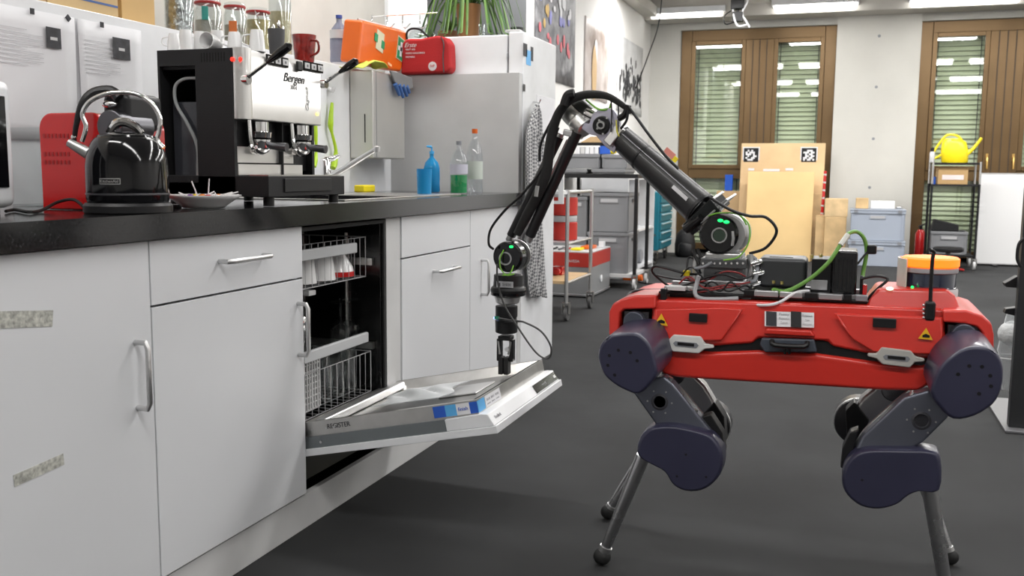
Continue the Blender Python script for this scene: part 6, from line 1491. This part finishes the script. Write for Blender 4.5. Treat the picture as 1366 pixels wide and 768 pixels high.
# blue-grey crates right of timber
ex0, ex1 = P(1131, 320, Y=11.15).x, P(1208, 320, Y=11.15).x
z1_ = P(1170, 321, Y=11.15).z; z2_ = P(1170, 279, Y=11.15).z
crate(ex0, ex1, 11.15, 11.55, .001, z1_ - .02, 'blue-grey lidded crate on the floor, lower of the two', eurol, lid=True)
crate(ex0 + .01, ex1 - .01, 11.16, 11.54, z1_ + .002, z2_ - .02, 'blue-grey lidded crate stacked on top of the other', eurol, lid=True)
zc_ = z2_ + .002
bpx('timber_offcut', 1140, 1157, 264, 11.25, .1, pine, 'small wood offcut on the blue-grey crates', 'timber', zc_)
bpx('white_block', 1160, 1192, 268, 11.25, .12, whiteg, 'flat white block on the blue-grey crates', 'block', zc_)
tag(build('crumpled_foil', MB().ball((P(1200, 270, Y=11.3).x, 11.32, zc_ + .015), .018, (2, 1, .8)), satin), 'crumpled piece of foil on the right corner of the blue-grey crates', 'foil')
# wheeled shelf with watering can
sy0, sy1 = 11.08, 11.50
sxa, sxb = P(1240, 300, Y=sy0).x, P(1303, 300, Y=sy0).x
t = thing('wheeled_shelf', ((sxa + sxb) / 2, 11.3, 0), 'tall narrow black wheeled shelf in front of the right window', 'shelf')
zA, zB, zC_ = P(1270, 217, Y=sy0).z, P(1270, 246, Y=sy0).z, P(1270, 340, Y=sy0).z
for x in (sxa, sxb):
    for y in (sy0, sy1):
        build('post', MB().cyl((x, y, .125), (x, y, zB + .003), .012, n=12), blackm, t); build('upper_post', MB().cyl((x, y, zB + .004), (x, y, zA + .01), .011, n=12), satin, t); caster(t, x, y, .125, .05, lightg)
for z in (zA, zB, zC_):
    build('shelf_deck', MB().box(sxa + .013, sxb - .013, sy0 - .01, sy1 + .01, z - .018, z), blackm, t, bevel=.002)
cx = P(1273, 215, Y=sy0 + .15); zt0 = zA + .001
t = thing('watering_can', (cx.x, sy0 + .15, zt0), 'bright yellow plastic watering can on top of the wheeled shelf', 'watering can')
s = dep(cx) / F; c0 = V((cx.x + .0, sy0 + .2, zt0))
secs = []
for zf, wx, dx in ((0, 15.5, 1), (.04, 16.5, 1), (.5, 17, 0), (.85, 15, -1), (1, 10, -3)):
    secs.append([c0 + V(((wx * math.cos(2 * pi * k / 20) + dx) * s, .075 * (wx / 17) * math.sin(2 * pi * k / 20), zf * 32 * s)) for k in range(20)])
build('can_body', MB().loft(secs), yellow, t, ang=60)
build('spout', MB().tube([c0 + V((12 * s, 0, 10 * s)), c0 + V((22 * s, 0, 18 * s)), c0 + V((32 * s, 0, 33 * s))], [.035, .018, .014], 12, 3), yellow, t)
build('handle', MB().tube([c0 + V((8 * s, 0, 30 * s)), c0 + V((2 * s, 0, 36 * s)), c0 + V((-10 * s, 0, 37 * s)), c0 + V((-19 * s, 0, 26 * s)), c0 + V((-26 * s, 0, 12 * s)), c0 + V((-24 * s, 0, 6 * s)), c0 + V((-14 * s, 0, 12 * s))], .012, 10, 5), yellow, t)
q = P(1238, 215, Y=sy0 + .05)
x_ = q.x
t = thing('spray_bottle', (x_ + .02, sy0 + .03, zt0), 'small white bottle with black cap left of the watering can', 'bottle')
build('bottle_body', MB().lathe([(.024, 0), (.026, .004), (.026, .10), (.018, .115)], (x_ + .035, sy0 + .03, zt0), 20), lightg, t); build('cap', MB().lathe([(.018, .1155), (.018, .155), (.01, .158)], (x_ + .035, sy0 + .03, zt0), 16), black, t)
a, b = P(1251, 240, Y=sy0 + .03).x, P(1291, 240, Y=sy0 + .03).x
t = thing('cardboard_box', ((a + b) / 2, sy0 + .2, zB), 'cardboard box with a white label under the watering can', 'box')
build('carton', MB().box(a, b, sy0 + .03, sy0 + .33, zB + .001, P(1270, 224, Y=sy0).z), mat('brown_carton', (.42, .27, .12), .8), t, bevel=.003)
build('label', MB().box(a + .04, b - .04, sy0 + .028, sy0 + .0295, zB + .05, zB + .10), mat('pink_white_label', (.7, .6, .58), .6), t)
tag(build('blue_tin', MB().cyl((a - .03, sy0 + .1, zB + .001), (a - .03, sy0 + .1, zB + .08), .02), bluep), 'small blue tin left of the labelled cardboard box', 'tin')
crate(sxa + .016, sxb - .07, sy0 + .03, sy0 + .35, zC_ + .001, P(1265, 309, Y=sy0).z, 'grey crate on the bottom deck of the wheeled shelf')
zq = P(1265, 309, Y=sy0).z
a, b = P(1242, 300, Y=sy0 + .1), P(1279, 300, Y=sy0 + .1)
tag(build('black_case', MB().prism([(a.x, sy0 + .08, zq + .002), (b.x, sy0 + .08, zq + .002), (b.x, sy0 + .08, zq + .07), (a.x + .03, sy0 + .08, zq + .125)], (0, .2, 0)), blackm, bevel=.008), 'black case with a sloping top on the grey crate of the wheeled shelf', 'case')
q = P(1285, 335, Y=sy0 - .12)
t = thing('stool', (q.x - .05, 10.86, 0), 'dark stool with a red base in front of the wheeled shelf', 'stool')
x_ = P(1265, 335, Y=10.86).x; zz = P(1270, 336, Y=10.86).z
build('seat', MB().lathe([(.12, 0), (.15, .01), (.15, .04), (.13, .05)], (x_, 10.86, zz), 24), black, t, bevel=.004)
build('stem', MB().cyl((x_, 10.86, .05), (x_, 10.86, zz - .001), .025), darksteel, t)
for k in range(4): a_ = k * pi / 2 + .4; build('leg', MB().tube([(x_, 10.86, .045), (x_ + .18 * math.cos(a_), 10.86 + .18 * math.sin(a_), .016)], [.02, .012], 8), redm, t)
# red bar clamp / extinguisher between crates and the shelf
q = P(1222, 345, Y=11.6)
t = thing('fire_extinguisher', (q.x, 11.6, 0), 'slim red fire extinguisher standing left of the wheeled shelf', 'extinguisher')
q = P(1226, 345, Y=11.62)
zz = P(1226, 306, Y=11.62).z
build('cylinder', MB().lathe([(.05, 0.001), (.055, .01), (.055, zz - .05), (.03, zz)], (q.x, 11.62, 0), 24), redm, t)
build('valve', MB().cyl((q.x, 11.62, zz), (q.x, 11.62, zz + .05), .016).tube([(q.x - .03, 11.6, zz + .03), (q.x + .05, 11.6, zz + .07)], .008, 8), black, t)
# whiteboard
a = P(1303, 300, Y=11.75).x; zt_ = P(1330, 232, Y=11.75).z; zb_ = P(1330, 346, Y=11.75).z
t = thing('whiteboard', (a + .8, 11.78, 0), 'large blank whiteboard standing on the floor at the right', 'whiteboard')
build('panel', MB().box(a + .01, a + 1.7, 11.75, 11.77, .03, zt_), mat('board_white', (.9, .9, .9), .2, coat=.4, noise=(1, 0)), t, bevel=.003)
m = MB().box(a, a + .009, 11.745, 11.775, .02, zt_ + .01).box(a + 1.701, a + 1.71, 11.745, 11.775, .02, zt_ + .01).box(a + .01, a + 1.7, 11.745, 11.775, zt_ + .001, zt_ + .01).box(a + .01, a + 1.7, 11.745, 11.775, .02, .029)
build('frame', m, lightg, t)
m = MB()
for x in (a + .2, a + 1.5): m.box(x - .02, x + .02, 11.6, 11.95, .001, .019)
build('foot', m, black, t)
# stand at the right edge, with bag ---------------------------------
sp_ = P(1366, 575, Z=0); sx = P(1363, 500, Y=sp_.y).x
t = thing('monitor_stand', (sx, sp_.y, 0), 'black upright stand post at the right frame edge', 'stand')
Yp = sp_.y
build('post', MB().box(P(1354, 450, Y=Yp).x, P(1354, 450, Y=Yp).x + .06, Yp, Yp + .05, .012, 1.02), mat('stand_black', (.02, .021, .023), .4), t, bevel=.003)
build('base', MB().box(P(1354, 450, Y=Yp).x - .02, P(1354, 450, Y=Yp).x + .25, Yp - .06, Yp + .55, .001, .0115), mat('stand_grey', (.18, .18, .19), .4, .5), t, bevel=.002)
build('arm', MB().prism([P(x, y, Y=Yp + .06) for x, y in ((1340, 378), (1358, 368), (1358, 384), (1342, 383))], (0, .06, 0)), black, t, bevel=.003)
build('cable', MB().tube([P(x, y, Y=Yp - .01) for x, y in ((1366, 318), (1359, 326), (1357, 345), (1362, 356))], .006, 8, 4), black, t)
build('arm', MB().prism([P(x, y, Y=Yp + .06) for x, y in ((1340, 418), (1342, 412), (1358, 410), (1358, 422))], (0, .05, 0)), black, t, bevel=.003)
t = thing('waste_bag', P(1342, 548, Y=Yp + .25), 'clear crumpled plastic bag hanging on a hoop beside the black stand', 'bag')
R = random.Random(8)
secs = []
for py, x0, x1 in ((412, 1346, 1362), (424, 1342, 1364), (440, 1338, 1366), (455, 1334, 1368), (468, 1331, 1368), (476, 1333, 1368), (500, 1334, 1366), (520, 1336, 1366)):
    a = P(x0, py, Y=Yp + .2); b = P(x1, py, Y=Yp + .2); c = (a + b) / 2; r = (b - a).length / 2
    secs.append([c + V((math.cos(2 * pi * k / 24) * r * (1 + .09 * math.sin(k * 2.7 + py)), math.sin(2 * pi * k / 24) * r * .8 * (1 + .09 * math.sin(k * 3.3 + py)), 0)) for k in range(24)])
build('bag_film', MB().loft(secs, caps=False), gbag, t, ang=80)
build('contents', MB().ball(P(1352, 445, Y=Yp + .2), .06, (1, .8, .9)), mat('crumpled_tissue', (.6, .62, .62), .7, bump=(40, 1)), t)
build('hoop', MB().tube([P(1350, 476, Y=Yp + .2) + V((math.cos(k * pi / 8) * .07, math.sin(k * pi / 8) * .06, -.0)) for k in range(16)], .003, 6, closed=True), lightg, t)
build('stand_leg', MB().cyl(P(1350, 476, Y=Yp + .2) + V((.07, 0, 0)), V((P(1350, 476, Y=Yp + .2).x + .07, Yp + .2, .0125)), .008, n=8), grey, t)
# floor cables in the distance
pts = [P(x, y, Z=.006) for x, y in ((842, 372), (862, 378), (900, 380), (925, 384))]
pts2 = [P(x, y, Z=.006) for x, y in ((870, 352), (884, 360), (905, 352), (930, 352), (945, 347))]
tag(build('floor_cable', MB().tube(pts, .006, 6, 5), rubber), 'black cable on the floor between the rack wheels and the robot', 'cord')
